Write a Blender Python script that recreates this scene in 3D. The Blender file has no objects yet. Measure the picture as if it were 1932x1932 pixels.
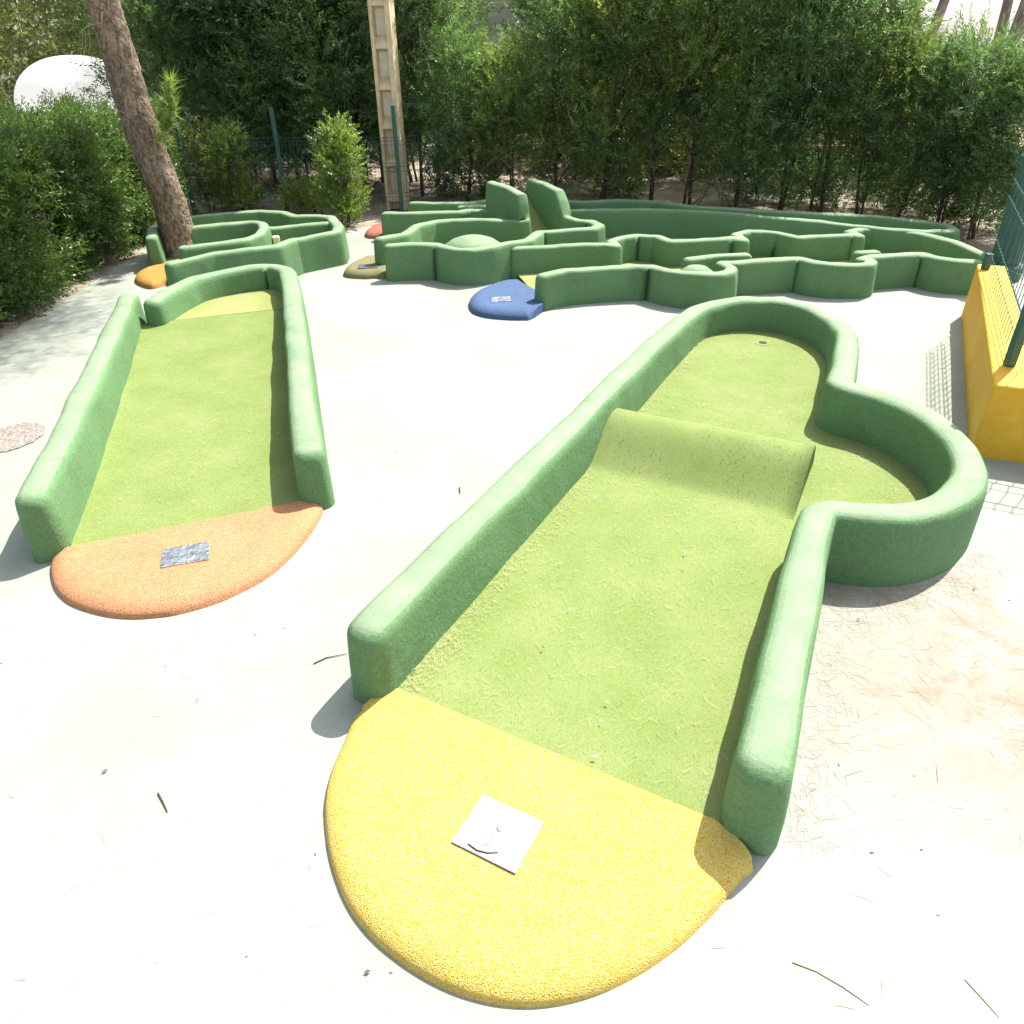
import bpy, bmesh, math, random
import numpy as np
from mathutils import Vector, Matrix, noise
from mathutils.geometry import delaunay_2d_cdt
R = math.radians
sc = bpy.context.scene
col = sc.collection
rnd = random.Random(7)

# ------------------------------------------------------------------ camera
F, PITCH, ROLL, EYE, S = 1420.0, R(32.4), R(-0.8), 2.0, 1932.0
_f = Vector((0, math.cos(PITCH), -math.sin(PITCH))); _r0 = Vector((1, 0, 0)); _u0 = _r0.cross(_f)
_r = _r0*math.cos(ROLL) + _u0*math.sin(ROLL); _u = -_r0*math.sin(ROLL) + _u0*math.cos(ROLL)
cam = bpy.data.objects.new('camera', bpy.data.cameras.new('camera')); col.objects.link(cam)
cam.matrix_world = Matrix((( _r.x, _u.x, -_f.x, 0), (_r.y, _u.y, -_f.y, 0), (_r.z, _u.z, -_f.z, EYE), (0, 0, 0, 1)))
cam.data.sensor_width = 36; cam.data.lens = 36*F/S; cam.data.clip_end = 500; cam.data.clip_start = 0.05
sc.camera = cam

def ray(px, py):
    return _r*((px-S/2)/F) - _u*((py-S/2)/F) + _f
def G(px, py, z=0.0):
    """survey: the point of the horizontal plane at height z"""
    d = ray(px, py); t = (z-EYE)/d.z
    return Vector((d.x*t, d.y*t, z))
def AT(px, py, Y):
    d = ray(px, py); t = Y/d.y
    return Vector((d.x*t, Y, EYE+d.z*t))

# ------------------------------------------------------------------ object helpers
def tag(o, label=None, cat=None, group=None, kind=None):
    if label: o['label'] = label
    if cat: o['category'] = cat
    if group: o['group'] = group
    if kind: o['kind'] = kind
    return o
def empty(name, loc, label, cat, group=None):
    o = bpy.data.objects.new(name, None); col.objects.link(o); o.location = loc
    o.empty_display_size = .1
    return tag(o, label, cat, group)
def link(name, me, mat, parent=None, smooth=True):
    o = bpy.data.objects.new(name, me); col.objects.link(o)
    if mat: me.materials.append(mat)
    if smooth and len(me.polygons): me.polygons.foreach_set('use_smooth', [True]*len(me.polygons))
    if parent:
        o.parent = parent; o.matrix_parent_inverse = Matrix.Translation(parent_world(parent)).inverted()
    return o
def parent_world(p):
    v = Vector(p.location)
    return v if p.parent is None else v*0 + Vector(p.matrix_parent_inverse.translation) + v + parent_world(p.parent)
class MB:
    def __init__(s): s.v = []; s.f = []
    def add(s, vs, fs):
        n = len(s.v); s.v += [tuple(v) for v in vs]; s.f += [tuple(i+n for i in f) for f in fs]; return s
    def box(s, c, sx, sy, sz, M=None, bev=0):
        c = Vector(c)
        hx, hy, hz = sx/2, sy/2, sz/2
        if bev <= 0:
            vs = [Vector((x, y, z)) for x in (-hx, hx) for y in (-hy, hy) for z in (-hz, hz)]
            fs = [(0,1,3,2),(4,6,7,5),(0,4,5,1),(2,3,7,6),(0,2,6,4),(1,5,7,3)]
        else:
            bm = bmesh.new(); bmesh.ops.create_cube(bm, size=1)
            for v in bm.verts: v.co = Vector((v.co.x*sx, v.co.y*sy, v.co.z*sz))
            bmesh.ops.bevel(bm, geom=bm.edges[:], offset=bev, segments=2, affect='EDGES', profile=.5)
            bm.verts.ensure_lookup_table(); bm.verts.index_update()
            vs = [v.co.copy() for v in bm.verts]; fs = [[v.index for v in f.verts] for f in bm.faces]; bm.free()
        if M is not None: vs = [M @ v for v in vs]
        return s.add([v+c for v in vs], fs)
    def tube(s, pts, rad, n=8, cap=True):
        pts = [Vector(p) for p in pts]; m = len(pts)
        if not isinstance(rad, (list, tuple)): rad = [rad]*m
        vs = []; ref = Vector((.31, .95, .07))
        for i, p in enumerate(pts):
            t = (pts[min(i+1, m-1)] - pts[max(i-1, 0)]).normalized()
            a = t.cross(ref)
            if a.length < .1: a = t.cross(Vector((1, 0, 0)))
            a.normalize(); b = t.cross(a)
            for k in range(n):
                w = 2*math.pi*k/n
                vs.append(p + (a*math.cos(w) + b*math.sin(w))*rad[i])
        fs = [(i*n+k, i*n+(k+1) % n, (i+1)*n+(k+1) % n, (i+1)*n+k) for i in range(m-1) for k in range(n)]
        if cap: fs += [tuple(range(n-1, -1, -1)), tuple(range((m-1)*n, m*n))]
        return s.add(vs, fs)
    def lathe(s, c, prof, n=24, flute=0):
        c = Vector(c); m = len(prof); vs = []
        for r, z in prof:
            for k in range(n):
                w = 2*math.pi*k/n; rr = r*(1 - (flute if k % 2 else 0))
                vs.append(c + Vector((rr*math.cos(w), rr*math.sin(w), z)))
        fs = [(i*n+k, i*n+(k+1) % n, (i+1)*n+(k+1) % n, (i+1)*n+k) for i in range(m-1) for k in range(n)]
        fs += [tuple(range(n-1, -1, -1)), tuple(range((m-1)*n, m*n))]
        return s.add(vs, fs)
    def build(s, name, mat, parent=None, smooth=False):
        me = bpy.data.meshes.new(name); me.from_pydata(s.v, [], s.f); me.update()
        return link(name, me, mat, parent, smooth)
def np_mesh(name, V, k):
    """mesh of len(V)/k separate k-gons"""
    n = len(V)//k
    me = bpy.data.meshes.new(name)
    me.vertices.add(len(V)); me.vertices.foreach_set('co', np.ascontiguousarray(V, dtype=np.float32).ravel())
    me.loops.add(n*k); me.loops.foreach_set('vertex_index', np.arange(n*k, dtype=np.int32))
    me.polygons.add(n); me.polygons.foreach_set('loop_start', np.arange(0, n*k, k, dtype=np.int32))
    me.update(calc_edges=True); me.validate()
    return me

# ------------------------------------------------------------------ materials
def newmat(name):
    m = bpy.data.materials.new(name); m.use_nodes = True
    nt = m.node_tree; nt.nodes.clear()
    out = nt.nodes.new('ShaderNodeOutputMaterial')
    return m, nt, out
def N(nt, t, **kw):
    n = nt.nodes.new(t)
    for k, v in kw.items():
        if k in n.inputs.keys(): n.inputs[k].default_value = v
        else: setattr(n, k, v)
    return n
def rgb(c): return (c[0], c[1], c[2], 1)
def ramp(nt, src, stops, interp='LINEAR'):
    r = nt.nodes.new('ShaderNodeValToRGB'); e = r.color_ramp.elements; r.color_ramp.interpolation = interp
    while len(e) < len(stops): e.new(.5)
    for i, (p, c) in enumerate(stops): e[i].position = p; e[i].color = rgb(c)
    nt.links.new(src, r.inputs[0]); return r
def noisetex(nt, co, scale, detail=4, rough=.6, dist=0):
    n = N(nt, 'ShaderNodeTexNoise'); n.inputs['Scale'].default_value = scale; n.inputs['Detail'].default_value = detail
    n.inputs['Roughness'].default_value = rough; n.inputs['Distortion'].default_value = dist
    nt.links.new(co, n.inputs['Vector']); return n
def mix(nt, fac, a, b, mode='MIX'):
    m = nt.nodes.new('ShaderNodeMix'); m.data_type = 'RGBA'; m.blend_type = mode
    for sock, val in ((0, fac), (6, a), (7, b)):
        if isinstance(val, (int, float)): m.inputs[sock].default_value = val
        elif isinstance(val, tuple): m.inputs[sock].default_value = rgb(val)
        else: nt.links.new(val, m.inputs[sock])
    return m.outputs[2]
def surf(name, stops, nscale=3.0, rough=.85, bumps=((40, .3, .01),), fine=None, spec=.3, detail=5, extra=None, metallic=0):
    """principled with noise colour ramp, optional fine speckle and noise bumps ((scale, strength, distance), ...)"""
    m, nt, out = newmat(name)
    co = N(nt, 'ShaderNodeTexCoord').outputs['Object']
    b = N(nt, 'ShaderNodeBsdfPrincipled', Roughness=rough, Metallic=metallic)
    b.inputs['Specular IOR Level'].default_value = spec
    c = ramp(nt, noisetex(nt, co, nscale, detail).outputs['Fac'], stops).outputs[0]
    if fine:
        fs, amt, dark, light = fine
        f = ramp(nt, noisetex(nt, co, fs, 2).outputs['Fac'], ((.3, dark), (.7, light))).outputs[0]
        c = mix(nt, amt, c, f)
    if extra: c = extra(nt, co, c)
    nt.links.new(c, b.inputs['Base Color'])
    prev = None
    for s_, st, d in bumps:
        bp = N(nt, 'ShaderNodeBump'); bp.inputs['Strength'].default_value = st; bp.inputs['Distance'].default_value = d
        nt.links.new(noisetex(nt, co, s_, 4).outputs['Fac'], bp.inputs['Height'])
        if prev: nt.links.new(prev, bp.inputs['Normal'])
        prev = bp.outputs[0]
    if prev: nt.links.new(prev, b.inputs['Normal'])
    nt.links.new(b.outputs[0], out.inputs[0])
    return m
def granule(name, stops, dark):
    """poured rubber granules: small cells with their own tone and relief"""
    m, nt, out = newmat(name)
    co = N(nt, 'ShaderNodeTexCoord').outputs['Object']
    b = N(nt, 'ShaderNodeBsdfPrincipled', Roughness=.75)
    b.inputs['Specular IOR Level'].default_value = .3
    v = N(nt, 'ShaderNodeTexVoronoi'); v.inputs['Scale'].default_value = 270; nt.links.new(co, v.inputs['Vector'])
    sx = nt.nodes.new('ShaderNodeSeparateColor'); nt.links.new(v.outputs['Color'], sx.inputs[0])
    c = ramp(nt, sx.outputs[0], stops).outputs[0]
    big = ramp(nt, noisetex(nt, co, 5, 4).outputs['Fac'], ((.35, (.88, .88, .86)), (.65, (1, 1, 1)))).outputs[0]
    c = mix(nt, 1.0, c, big, 'MULTIPLY')
    pit = ramp(nt, v.outputs['Distance'], ((.55, (0, 0, 0)), (.85, (1, 1, 1)))).outputs[0]
    c = mix(nt, pit, c, dark)
    nt.links.new(c, b.inputs['Base Color'])
    bp = N(nt, 'ShaderNodeBump'); bp.inputs['Strength'].default_value = .8; bp.inputs['Distance'].default_value = .004
    bp.invert = True
    nt.links.new(v.outputs['Distance'], bp.inputs['Height']); nt.links.new(bp.outputs[0], b.inputs['Normal'])
    nt.links.new(b.outputs[0], out.inputs[0])
    return m
def leafmat(name, stops, trans=.4, tcol=(.25, .38, .05), objvar=.25, gloss=.05):
    m, nt, out = newmat(name)
    g = N(nt, 'ShaderNodeNewGeometry'); oi = N(nt, 'ShaderNodeObjectInfo')
    c = ramp(nt, g.outputs['Random Per Island'], stops).outputs[0]
    pc_ = N(nt, 'ShaderNodeTexCoord').outputs['Object']
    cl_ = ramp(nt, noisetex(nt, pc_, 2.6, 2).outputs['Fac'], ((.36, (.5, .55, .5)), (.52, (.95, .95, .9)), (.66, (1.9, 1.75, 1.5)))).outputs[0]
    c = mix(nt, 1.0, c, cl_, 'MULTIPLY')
    v = ramp(nt, oi.outputs['Random'], ((0, (1-objvar,)*3), (1, (1, 1, 1)))).outputs[0]
    c = mix(nt, 1.0, c, v, 'MULTIPLY')
    d = N(nt, 'ShaderNodeBsdfDiffuse'); t = N(nt, 'ShaderNodeBsdfTranslucent'); gl = N(nt, 'ShaderNodeBsdfGlossy', Roughness=.45)
    nt.links.new(c, d.inputs[0])
    nt.links.new(mix(nt, .6, c, tcol), t.inputs[0])
    gl.inputs[0].default_value = (.8, .85, .8, 1)
    m1 = N(nt, 'ShaderNodeMixShader'); m1.inputs[0].default_value = trans
    nt.links.new(d.outputs[0], m1.inputs[1]); nt.links.new(t.outputs[0], m1.inputs[2])
    m2 = N(nt, 'ShaderNodeMixShader'); m2.inputs[0].default_value = gloss
    nt.links.new(m1.outputs[0], m2.inputs[1]); nt.links.new(gl.outputs[0], m2.inputs[2])
    nt.links.new(m2.outputs[0], out.inputs[0])
    return m

def lit_tops_and_wear(nt, co, c):
    # sunlit paleness painted on upward faces, with chalky scuffing in patches
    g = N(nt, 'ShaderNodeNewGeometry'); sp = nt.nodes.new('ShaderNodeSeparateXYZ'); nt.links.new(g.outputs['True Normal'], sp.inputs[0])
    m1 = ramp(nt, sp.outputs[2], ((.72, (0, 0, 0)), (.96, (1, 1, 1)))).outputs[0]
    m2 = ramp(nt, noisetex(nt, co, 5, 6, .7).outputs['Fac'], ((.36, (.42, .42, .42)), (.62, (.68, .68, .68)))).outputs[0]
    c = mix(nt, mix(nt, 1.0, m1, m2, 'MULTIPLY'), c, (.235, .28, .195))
    # weather stains, a few chips to bare render and small white droppings
    st = ramp(nt, noisetex(nt, co, 3.3, 7, .72, .5).outputs['Fac'], ((.54, (0, 0, 0)), (.72, (.55, .55, .55)))).outputs[0]
    c = mix(nt, st, c, (.075, .115, .055))
    ch = ramp(nt, noisetex(nt, co, 17, 5, .75).outputs['Fac'], ((.715, (0, 0, 0)), (.73, (.7, .7, .7)))).outputs[0]
    c = mix(nt, ch, c, (.21, .20, .165))
    w = ramp(nt, noisetex(nt, co, 26, 2, .5).outputs['Fac'], ((.80, (0, 0, 0)), (.82, (1, 1, 1)))).outputs[0]
    return mix(nt, w, c, (.36, .38, .34))
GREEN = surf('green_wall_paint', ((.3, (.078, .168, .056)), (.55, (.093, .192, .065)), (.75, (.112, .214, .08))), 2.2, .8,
             ((7, .3, .025), (55, .4, .006), (160, .45, .004)), fine=(85, .34, (.05, .115, .05), (.16, .26, .155)), spec=.35, extra=lit_tops_and_wear)
def pad_extra(nt, co, c):
    # pale stains and dirt with shapes of their own
    d = ramp(nt, noisetex(nt, co, 1.1, 6, .65, .4).outputs['Fac'], ((.56, (0, 0, 0)), (.78, (.5, .5, .5)))).outputs[0]
    c = mix(nt, d, c, (.22, .175, .135))
    mp = N(nt, 'ShaderNodeMapping'); mp.inputs['Location'].default_value = (-1.75, -2.0, 0); nt.links.new(co, mp.inputs[0])
    gr = N(nt, 'ShaderNodeTexGradient', gradient_type='SPHERICAL'); nt.links.new(mp.outputs[0], gr.inputs[0])
    msk = mix(nt, 1.0, gr.outputs[0], ramp(nt, noisetex(nt, co, 5, 7, .75, .6).outputs['Fac'], ((.42, (0, 0, 0)), (.64, (1, 1, 1)))).outputs[0], 'MULTIPLY')
    c = mix(nt, msk, c, (.235, .15, .105))
    mp2 = N(nt, 'ShaderNodeMapping'); mp2.inputs['Location'].default_value = (-2.3, -1.0, 0); mp2.inputs['Scale'].default_value = (.7, .7, .7); nt.links.new(co, mp2.inputs[0])
    g2 = N(nt, 'ShaderNodeTexGradient', gradient_type='SPHERICAL'); nt.links.new(mp2.outputs[0], g2.inputs[0])
    m3 = mix(nt, 1.0, g2.outputs[0], ramp(nt, noisetex(nt, co, 3.2, 6, .7).outputs['Fac'], ((.46, (0, 0, 0)), (.7, (.55, .55, .55)))).outputs[0], 'MULTIPLY')
    c = mix(nt, m3, c, (.24, .17, .125))
    wn = noisetex(nt, co, 2.2, 5, .65); wv = mix(nt, .22, co, wn.outputs['Color'])
    v = N(nt, 'ShaderNodeTexVoronoi', feature='DISTANCE_TO_EDGE'); v.inputs['Scale'].default_value = .42; nt.links.new(wv, v.inputs['Vector'])
    ck = ramp(nt, v.outputs['Distance'], ((0, (.25, .25, .25)), (.0009, (0, 0, 0)))).outputs[0]
    ckm = mix(nt, 1.0, ck, ramp(nt, noisetex(nt, co, .8, 3).outputs['Fac'], ((.45, (0, 0, 0)), (.55, (1, 1, 1)))).outputs[0], 'MULTIPLY')
    c = mix(nt, ckm, c, (.12, .11, .09))
    sp = ramp(nt, noisetex(nt, co, 75, 2, .5).outputs['Fac'], ((.74, (0, 0, 0)), (.77, (.6, .6, .6)))).outputs[0]
    return mix(nt, sp, c, (.16, .13, .10))
PAD = surf('pale_painted_concrete', ((.32, (.205, .238, .19)), (.5, (.256, .28, .235)), (.68, (.30, .302, .268))), .8, .9,
           ((6, .1, .02), (120, .25, .004)), fine=(35, .14, (.19, .18, .155), (.33, .33, .30)), spec=.25, extra=pad_extra)
SOIL = surf('dry_soil_and_litter', ((.3, (.12, .09, .06)), (.5, (.27, .22, .17)), (.7, (.46, .41, .36))), 1.6, .95,
            ((4, .4, .06), (50, .5, .02)), fine=(45, .45, (.07, .05, .03), (.45, .36, .26)))
GRAVEL = surf('gravel_fill', ((.3, (.13, .11, .095)), (.5, (.24, .215, .19)), (.7, (.34, .315, .285))), 60, .9, ((60, .8, .02),), detail=3)
def turfmat(name, a, b, c3):
    return surf(name, ((.3, a), (.5, b), (.72, c3)), 3.5, .9, ((180, .3, .004),), fine=(150, .2, tuple(x*.6 for x in a), tuple(min(1, x*1.35) for x in c3)), spec=.15)
TURF = turfmat('yellow_green_turf', (.13, .182, .046), (.156, .204, .06), (.188, .226, .084))
TURF2 = turfmat('lime_turf', (.165, .205, .05), (.21, .235, .075), (.26, .265, .115))
def blademat():
    m, nt, out = newmat('turf_fibres')
    g = N(nt, 'ShaderNodeNewGeometry')
    c = ramp(nt, g.outputs['Random Per Island'], ((0, (.115, .165, .04)), (.5, (.172, .215, .062)), (.85, (.24, .265, .105)), (1, (.38, .36, .21)))).outputs[0]
    b = N(nt, 'ShaderNodeBsdfPrincipled', Roughness=.7); b.inputs['Specular IOR Level'].default_value = .2
    nt.links.new(c, b.inputs['Base Color']); nt.links.new(b.outputs[0], out.inputs[0])
    return m
BLADE = blademat()
TEE = {
 'yellow': granule('yellow_rubber', ((0, (.52, .35, .03)), (.5, (.57, .435, .11)), (1, (.60, .485, .20))), (.42, .22, .005)),
 'orange': granule('orange_rubber', ((0, (.44, .18, .065)), (.5, (.50, .24, .115)), (1, (.53, .30, .165))), (.27, .085, .03)),
 'amber': granule('amber_rubber', ((0, (.40, .19, .025)), (.5, (.46, .235, .04)), (1, (.5, .28, .08))), (.22, .1, .015)),
 'olive': granule('olive_rubber', ((0, (.17, .165, .065)), (.5, (.2, .19, .085)), (1, (.24, .22, .11))), (.06, .06, .025)),
 'red': granule('red_rubber', ((0, (.32, .09, .055)), (.5, (.38, .13, .085)), (1, (.42, .17, .12))), (.1, .03, .02)),
 'blue': granule('blue_rubber', ((0, (.04, .085, .19)), (.5, (.06, .115, .24)), (1, (.095, .155, .29))), (.015, .025, .06)),
}
METAL = surf('darkened_brushed_steel', ((.3, (.13, .135, .15)), (.5, (.19, .195, .21)), (.7, (.27, .275, .29))), 7, .5, ((200, .15, .001), (18, .25, .006)), metallic=1.0, spec=.5)  # plate steel with its colour darkened against the sun's glare
METAL2 = surf('lightened_polished_steel', ((.3, (.40, .41, .44)), (.5, (.6, .61, .64)), (.7, (.8, .81, .83))), 22, .3, ((16, .8, .02), (60, .2, .002)), metallic=1.0, spec=.5)  # lighter copy of the plate steel, offsets dark tree reflections by colour
DARK = surf('painted_hole_shade', ((.3, (.02, .03, .02)), (.7, (.04, .05, .03))), 10, .9)
YELLOWP = surf('yellow_wall_paint', ((.3, (.54, .27, .008)), (.55, (.60, .32, .012)), (.75, (.66, .39, .035))), 2.5, .7, ((10, .2, .02), (110, .3, .004)),
               fine=(25, .12, (.55, .33, .05), (.85, .62, .2)))
def fissures(nt, co, c):
    mp = N(nt, 'ShaderNodeMapping'); mp.inputs['Scale'].default_value = (1, 1, .38); nt.links.new(co, mp.inputs[0])
    wn = noisetex(nt, mp.outputs[0], 14, 3); mv = mix(nt, .22, mp.outputs[0], wn.outputs['Color'])
    v = N(nt, 'ShaderNodeTexVoronoi', feature='DISTANCE_TO_EDGE'); v.inputs['Scale'].default_value = 13; nt.links.new(mv, v.inputs['Vector'])
    f = ramp(nt, v.outputs['Distance'], ((.0, (1, 1, 1)), (.13, (0, 0, 0)))).outputs[0]
    c = mix(nt, f, c, (.085, .06, .043))
    l = ramp(nt, noisetex(nt, co, 5, 5, .7).outputs['Fac'], ((.6, (0, 0, 0)), (.7, (.55, .55, .55)))).outputs[0]
    return mix(nt, l, c, (.22, .24, .13))
BARK = surf('pine_bark', ((.3, (.115, .078, .05)), (.5, (.22, .155, .105)), (.72, (.34, .26, .18))), 7, .95, ((16, 1.0, .05), (60, .7, .012)), fine=(30, .35, (.10, .07, .05), (.42, .33, .24)), extra=fissures)
TWIG = surf('dark_stem', ((.3, (.045, .032, .022)), (.7, (.11, .08, .055))), 8, .9, ((40, .5, .01),))
CONC = surf('weathered_concrete', ((.3, (.56, .50, .41)), (.5, (.68, .62, .52)), (.7, (.74, .69, .60))), 4, .9, ((40, .3, .006),), fine=(9, .25, (.42, .30, .15), (.64, .6, .52)))
CONCY = surf('ochre_stained_concrete', ((.3, (.46, .33, .17)), (.5, (.58, .46, .29)), (.7, (.68, .58, .43))), 6, .9, ((40, .3, .006),))
GPAINT = surf('dark_green_metal', ((.3, (.012, .065, .045)), (.7, (.03, .11, .08))), 12, .45, ((150, .15, .002),), spec=.5)
WIRE = surf('green_wire', ((.3, (.012, .06, .05)), (.7, (.03, .10, .085))), 6, .5, (), spec=.4)
WHITE = surf('white_fabric', ((.3, (.78, .78, .78)), (.7, (.86, .86, .85))), 3, .7, ((8, .2, .02),))
_n = WHITE.node_tree; _o = [x for x in _n.nodes if x.type == 'OUTPUT_MATERIAL'][0]; _p = [x for x in _n.nodes if x.type == 'BSDF_PRINCIPLED'][0]
_t = _n.nodes.new('ShaderNodeBsdfTranslucent'); _t.inputs[0].default_value = (.93, .93, .92, 1); _m = _n.nodes.new('ShaderNodeMixShader'); _m.inputs[0].default_value = .68
_n.links.new(_p.outputs[0], _m.inputs[1]); _n.links.new(_t.outputs[0], _m.inputs[2]); _n.links.new(_m.outputs[0], _o.inputs[0])
GREYW = surf('pale_grey_render', ((.3, (.52, .54, .58)), (.7, (.62, .63, .66))), 2, .9, ((30, .2, .01),))
ROOF = surf('pale_sheet_roof', ((.3, (.50, .53, .50)), (.7, (.66, .68, .64))), 4, .6, ((30, .2, .01),))
WOOD = surf('bare_timber', ((.3, (.38, .25, .13)), (.5, (.52, .38, .22)), (.7, (.62, .49, .33))), 12, .85, ((40, .4, .01),))
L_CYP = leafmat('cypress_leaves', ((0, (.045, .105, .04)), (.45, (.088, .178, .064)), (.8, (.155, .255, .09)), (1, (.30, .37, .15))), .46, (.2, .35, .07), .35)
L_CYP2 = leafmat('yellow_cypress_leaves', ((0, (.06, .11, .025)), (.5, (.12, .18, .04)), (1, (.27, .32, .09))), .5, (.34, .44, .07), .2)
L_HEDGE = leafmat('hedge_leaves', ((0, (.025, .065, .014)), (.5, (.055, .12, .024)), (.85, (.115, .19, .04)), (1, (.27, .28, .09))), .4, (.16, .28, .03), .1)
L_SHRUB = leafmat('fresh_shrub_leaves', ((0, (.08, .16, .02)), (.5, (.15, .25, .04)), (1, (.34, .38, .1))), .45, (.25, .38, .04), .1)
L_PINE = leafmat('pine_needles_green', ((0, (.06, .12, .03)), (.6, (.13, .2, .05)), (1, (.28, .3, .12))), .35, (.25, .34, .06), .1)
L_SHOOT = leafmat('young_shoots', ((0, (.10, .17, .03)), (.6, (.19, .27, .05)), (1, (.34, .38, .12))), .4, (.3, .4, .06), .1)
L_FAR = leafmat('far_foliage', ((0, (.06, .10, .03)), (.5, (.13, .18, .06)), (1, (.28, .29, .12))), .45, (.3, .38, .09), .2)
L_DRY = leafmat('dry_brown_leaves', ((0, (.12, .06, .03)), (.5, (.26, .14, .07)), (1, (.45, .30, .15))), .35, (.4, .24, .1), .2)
L_TAN = leafmat('dead_tan_needles', ((0, (.30, .21, .12)), (.6, (.45, .33, .2)), (1, (.6, .48, .33))), .2, (.5, .38, .2), .1)
def littermat(name, stops):
    m, nt, out = newmat(name)
    g = N(nt, 'ShaderNodeNewGeometry')
    b = N(nt, 'ShaderNodeBsdfPrincipled', Roughness=.85)
    nt.links.new(ramp(nt, g.outputs['Random Per Island'], stops).outputs[0], b.inputs['Base Color']); nt.links.new(b.outputs[0], out.inputs[0])
    return m
NEEDLE = littermat('fallen_needles', ((0, (.13, .09, .06)), (.06, (.27, .21, .15)), (.8, (.34, .285, .215)), (1, (.42, .38, .30))))
CLIP = littermat('dry_clipping', ((0, (.25, .20, .10)), (.4, (.33, .30, .14)), (1, (.42, .40, .22))))
PETAL = littermat('fallen_petals', ((0, (.45, .43, .38)), (.8, (.6, .59, .55)), (.82, (.05, .035, .02)), (1, (.12, .08, .05))))

# ------------------------------------------------------------------ geometry helpers
def smooth_path(P, rad=.09, step=.05):
    """polyline of (x,y,h) with rounded corners, resampled"""
    P = [Vector(p) for p in P]; out = [P[0]]
    for i in range(1, len(P)-1):
        a, b, c = P[i-1], P[i], P[i+1]
        la, lc = (a-b).length, (c-b).length
        d = min(rad, .48*la, .48*lc)
        p0 = b + (a-b).normalized()*d; p1 = b + (c-b).normalized()*d
        for k in range(6):
            t = k/5; out.append(p0*(1-t)**2 + b*2*t*(1-t) + p1*t*t)
    out.append(P[-1])
    res = [out[0]]
    for a, b in zip(out, out[1:]):
        L = (b-a).length
        if L < 1e-5: continue
        n = max(1, int(L/step))
        for k in range(1, n+1): res.append(a.lerp(b, k/n))
    return res
def wall(pts, parent, name='border_wall', hw=.089, ht=.078, r=.058, mat=None, rad=.09, seed=0, z0=-.03, caps=(True, True), lump=1.0):
    P = smooth_path(pts, rad)
    m = len(P)
    T = []
    for i in range(m):
        t = P[min(i+1, m-1)] - P[max(i-1, 0)]; t.z = 0; T.append(t.normalized())
    secs = [(P[i], T[i], 0.0) for i in range(m)]
    e = r*1.25
    K = 7
    pre = []; post = []
    for k in range(1, K+1):
        a = k/K*math.pi/2
        off = e*math.sin(a); ins = r*.95*(1-math.cos(a))
        pre.insert(0, (P[0] - T[0]*off, T[0], ins)); post.append((P[-1] + T[-1]*off, T[-1], ins))
    if caps[0]: secs = pre + secs
    if caps[1]: secs = secs + post
    vs = []; fs = []; nv = None
    for (p, t, ins) in secs:
        n = Vector((-t.y, t.x, 0)); h = p.z - ins
        wb = max(hw-ins*.9, .004); wt = max(ht-ins*.9, .003); rr = max(min(r, wt), .003)
        prof = [(-wb, z0), (-(wb*.67+wt*.33), h*.33), (-(wb*.33+wt*.67), h*.66)]
        for k in range(9):
            a = math.pi*k/8
            prof.append((-wt*math.copysign(abs(math.cos(a))**.7, math.cos(a)), h - rr + rr*abs(math.sin(a))**.75))
        prof += [((wb*.33+wt*.67), h*.66), ((wb*.67+wt*.33), h*.33), (wb, z0)]
        nv = len(prof)
        for (x, z) in prof:
            q = Vector((p.x, p.y, 0)) + n*x; q.z = z
            s = Vector((q.x*1.0+seed*7.3, q.y*1.0, q.z))
            if z > .02:
                d = noise.noise(s*3.1)*.008 + noise.noise(s*9)*.0035
                q += n*(d*lump if x > 0 else -d*lump)
                if z > h*.8: q.z += (noise.noise(s*2.3+Vector((9, 2, 1)))*.012 + noise.noise(s*7)*.005)*lump
            vs.append(q)
    ns = len(secs)
    for i in range(ns-1):
        for k in range(nv-1):
            a = i*nv+k; fs.append((a, a+nv, a+nv+1, a+1))
    fs.append(tuple(range(nv))); fs.append(tuple(range((ns-1)*nv+nv-1, (ns-1)*nv-1, -1)))
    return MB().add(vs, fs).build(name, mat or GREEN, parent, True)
def poly_inside(poly, X, Y):
    inside = np.zeros(len(X), bool); n = len(poly)
    for i in range(n):
        x1, y1 = poly[i]; x2, y2 = poly[(i+1) % n]
        if y1 == y2: continue
        c = ((y1 > Y) != (y2 > Y)) & (X < (x2-x1)*(Y-y1)/(y2-y1)+x1)
        inside ^= c
    return inside
def seg_dist(poly, X, Y, closed=False):
    D = np.full(len(X), 1e9); n = len(poly)
    for i in range(n if closed else n-1):
        x1, y1 = poly[i]; x2, y2 = poly[(i+1) % n]
        dx, dy = x2-x1, y2-y1; L = dx*dx+dy*dy+1e-12
        t = np.clip(((X-x1)*dx+(Y-y1)*dy)/L, 0, 1)
        D = np.minimum(D, np.hypot(X-x1-t*dx, Y-y1-t*dy))
    return D
def sheet(poly, step, zf, extra=None):
    """triangulated sheet in polygon with height function"""
    poly = [(p[0], p[1]) for p in poly]; A = np.array(poly)
    xs = np.arange(A[:, 0].min(), A[:, 0].max(), step); ys = np.arange(A[:, 1].min(), A[:, 1].max(), step)
    X, Y = np.meshgrid(xs, ys); X = X.ravel(); Y = Y.ravel()
    ok = poly_inside(poly, X, Y) & (seg_dist(poly, X, Y, True) > step*.4)
    pts = list(poly) + list(zip(X[ok], Y[ok])) + (extra or [])
    n = len(poly)
    r = delaunay_2d_cdt([Vector(p) for p in pts], [(i, (i+1) % n) for i in range(n)], [tuple(range(n))], 1, 1e-5)
    co = r[0]; mb = MB()
    mb.add([(v.x, v.y, zf(v.x, v.y)) for v in co], [tuple(f) for f in r[2]])
    return mb
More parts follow.
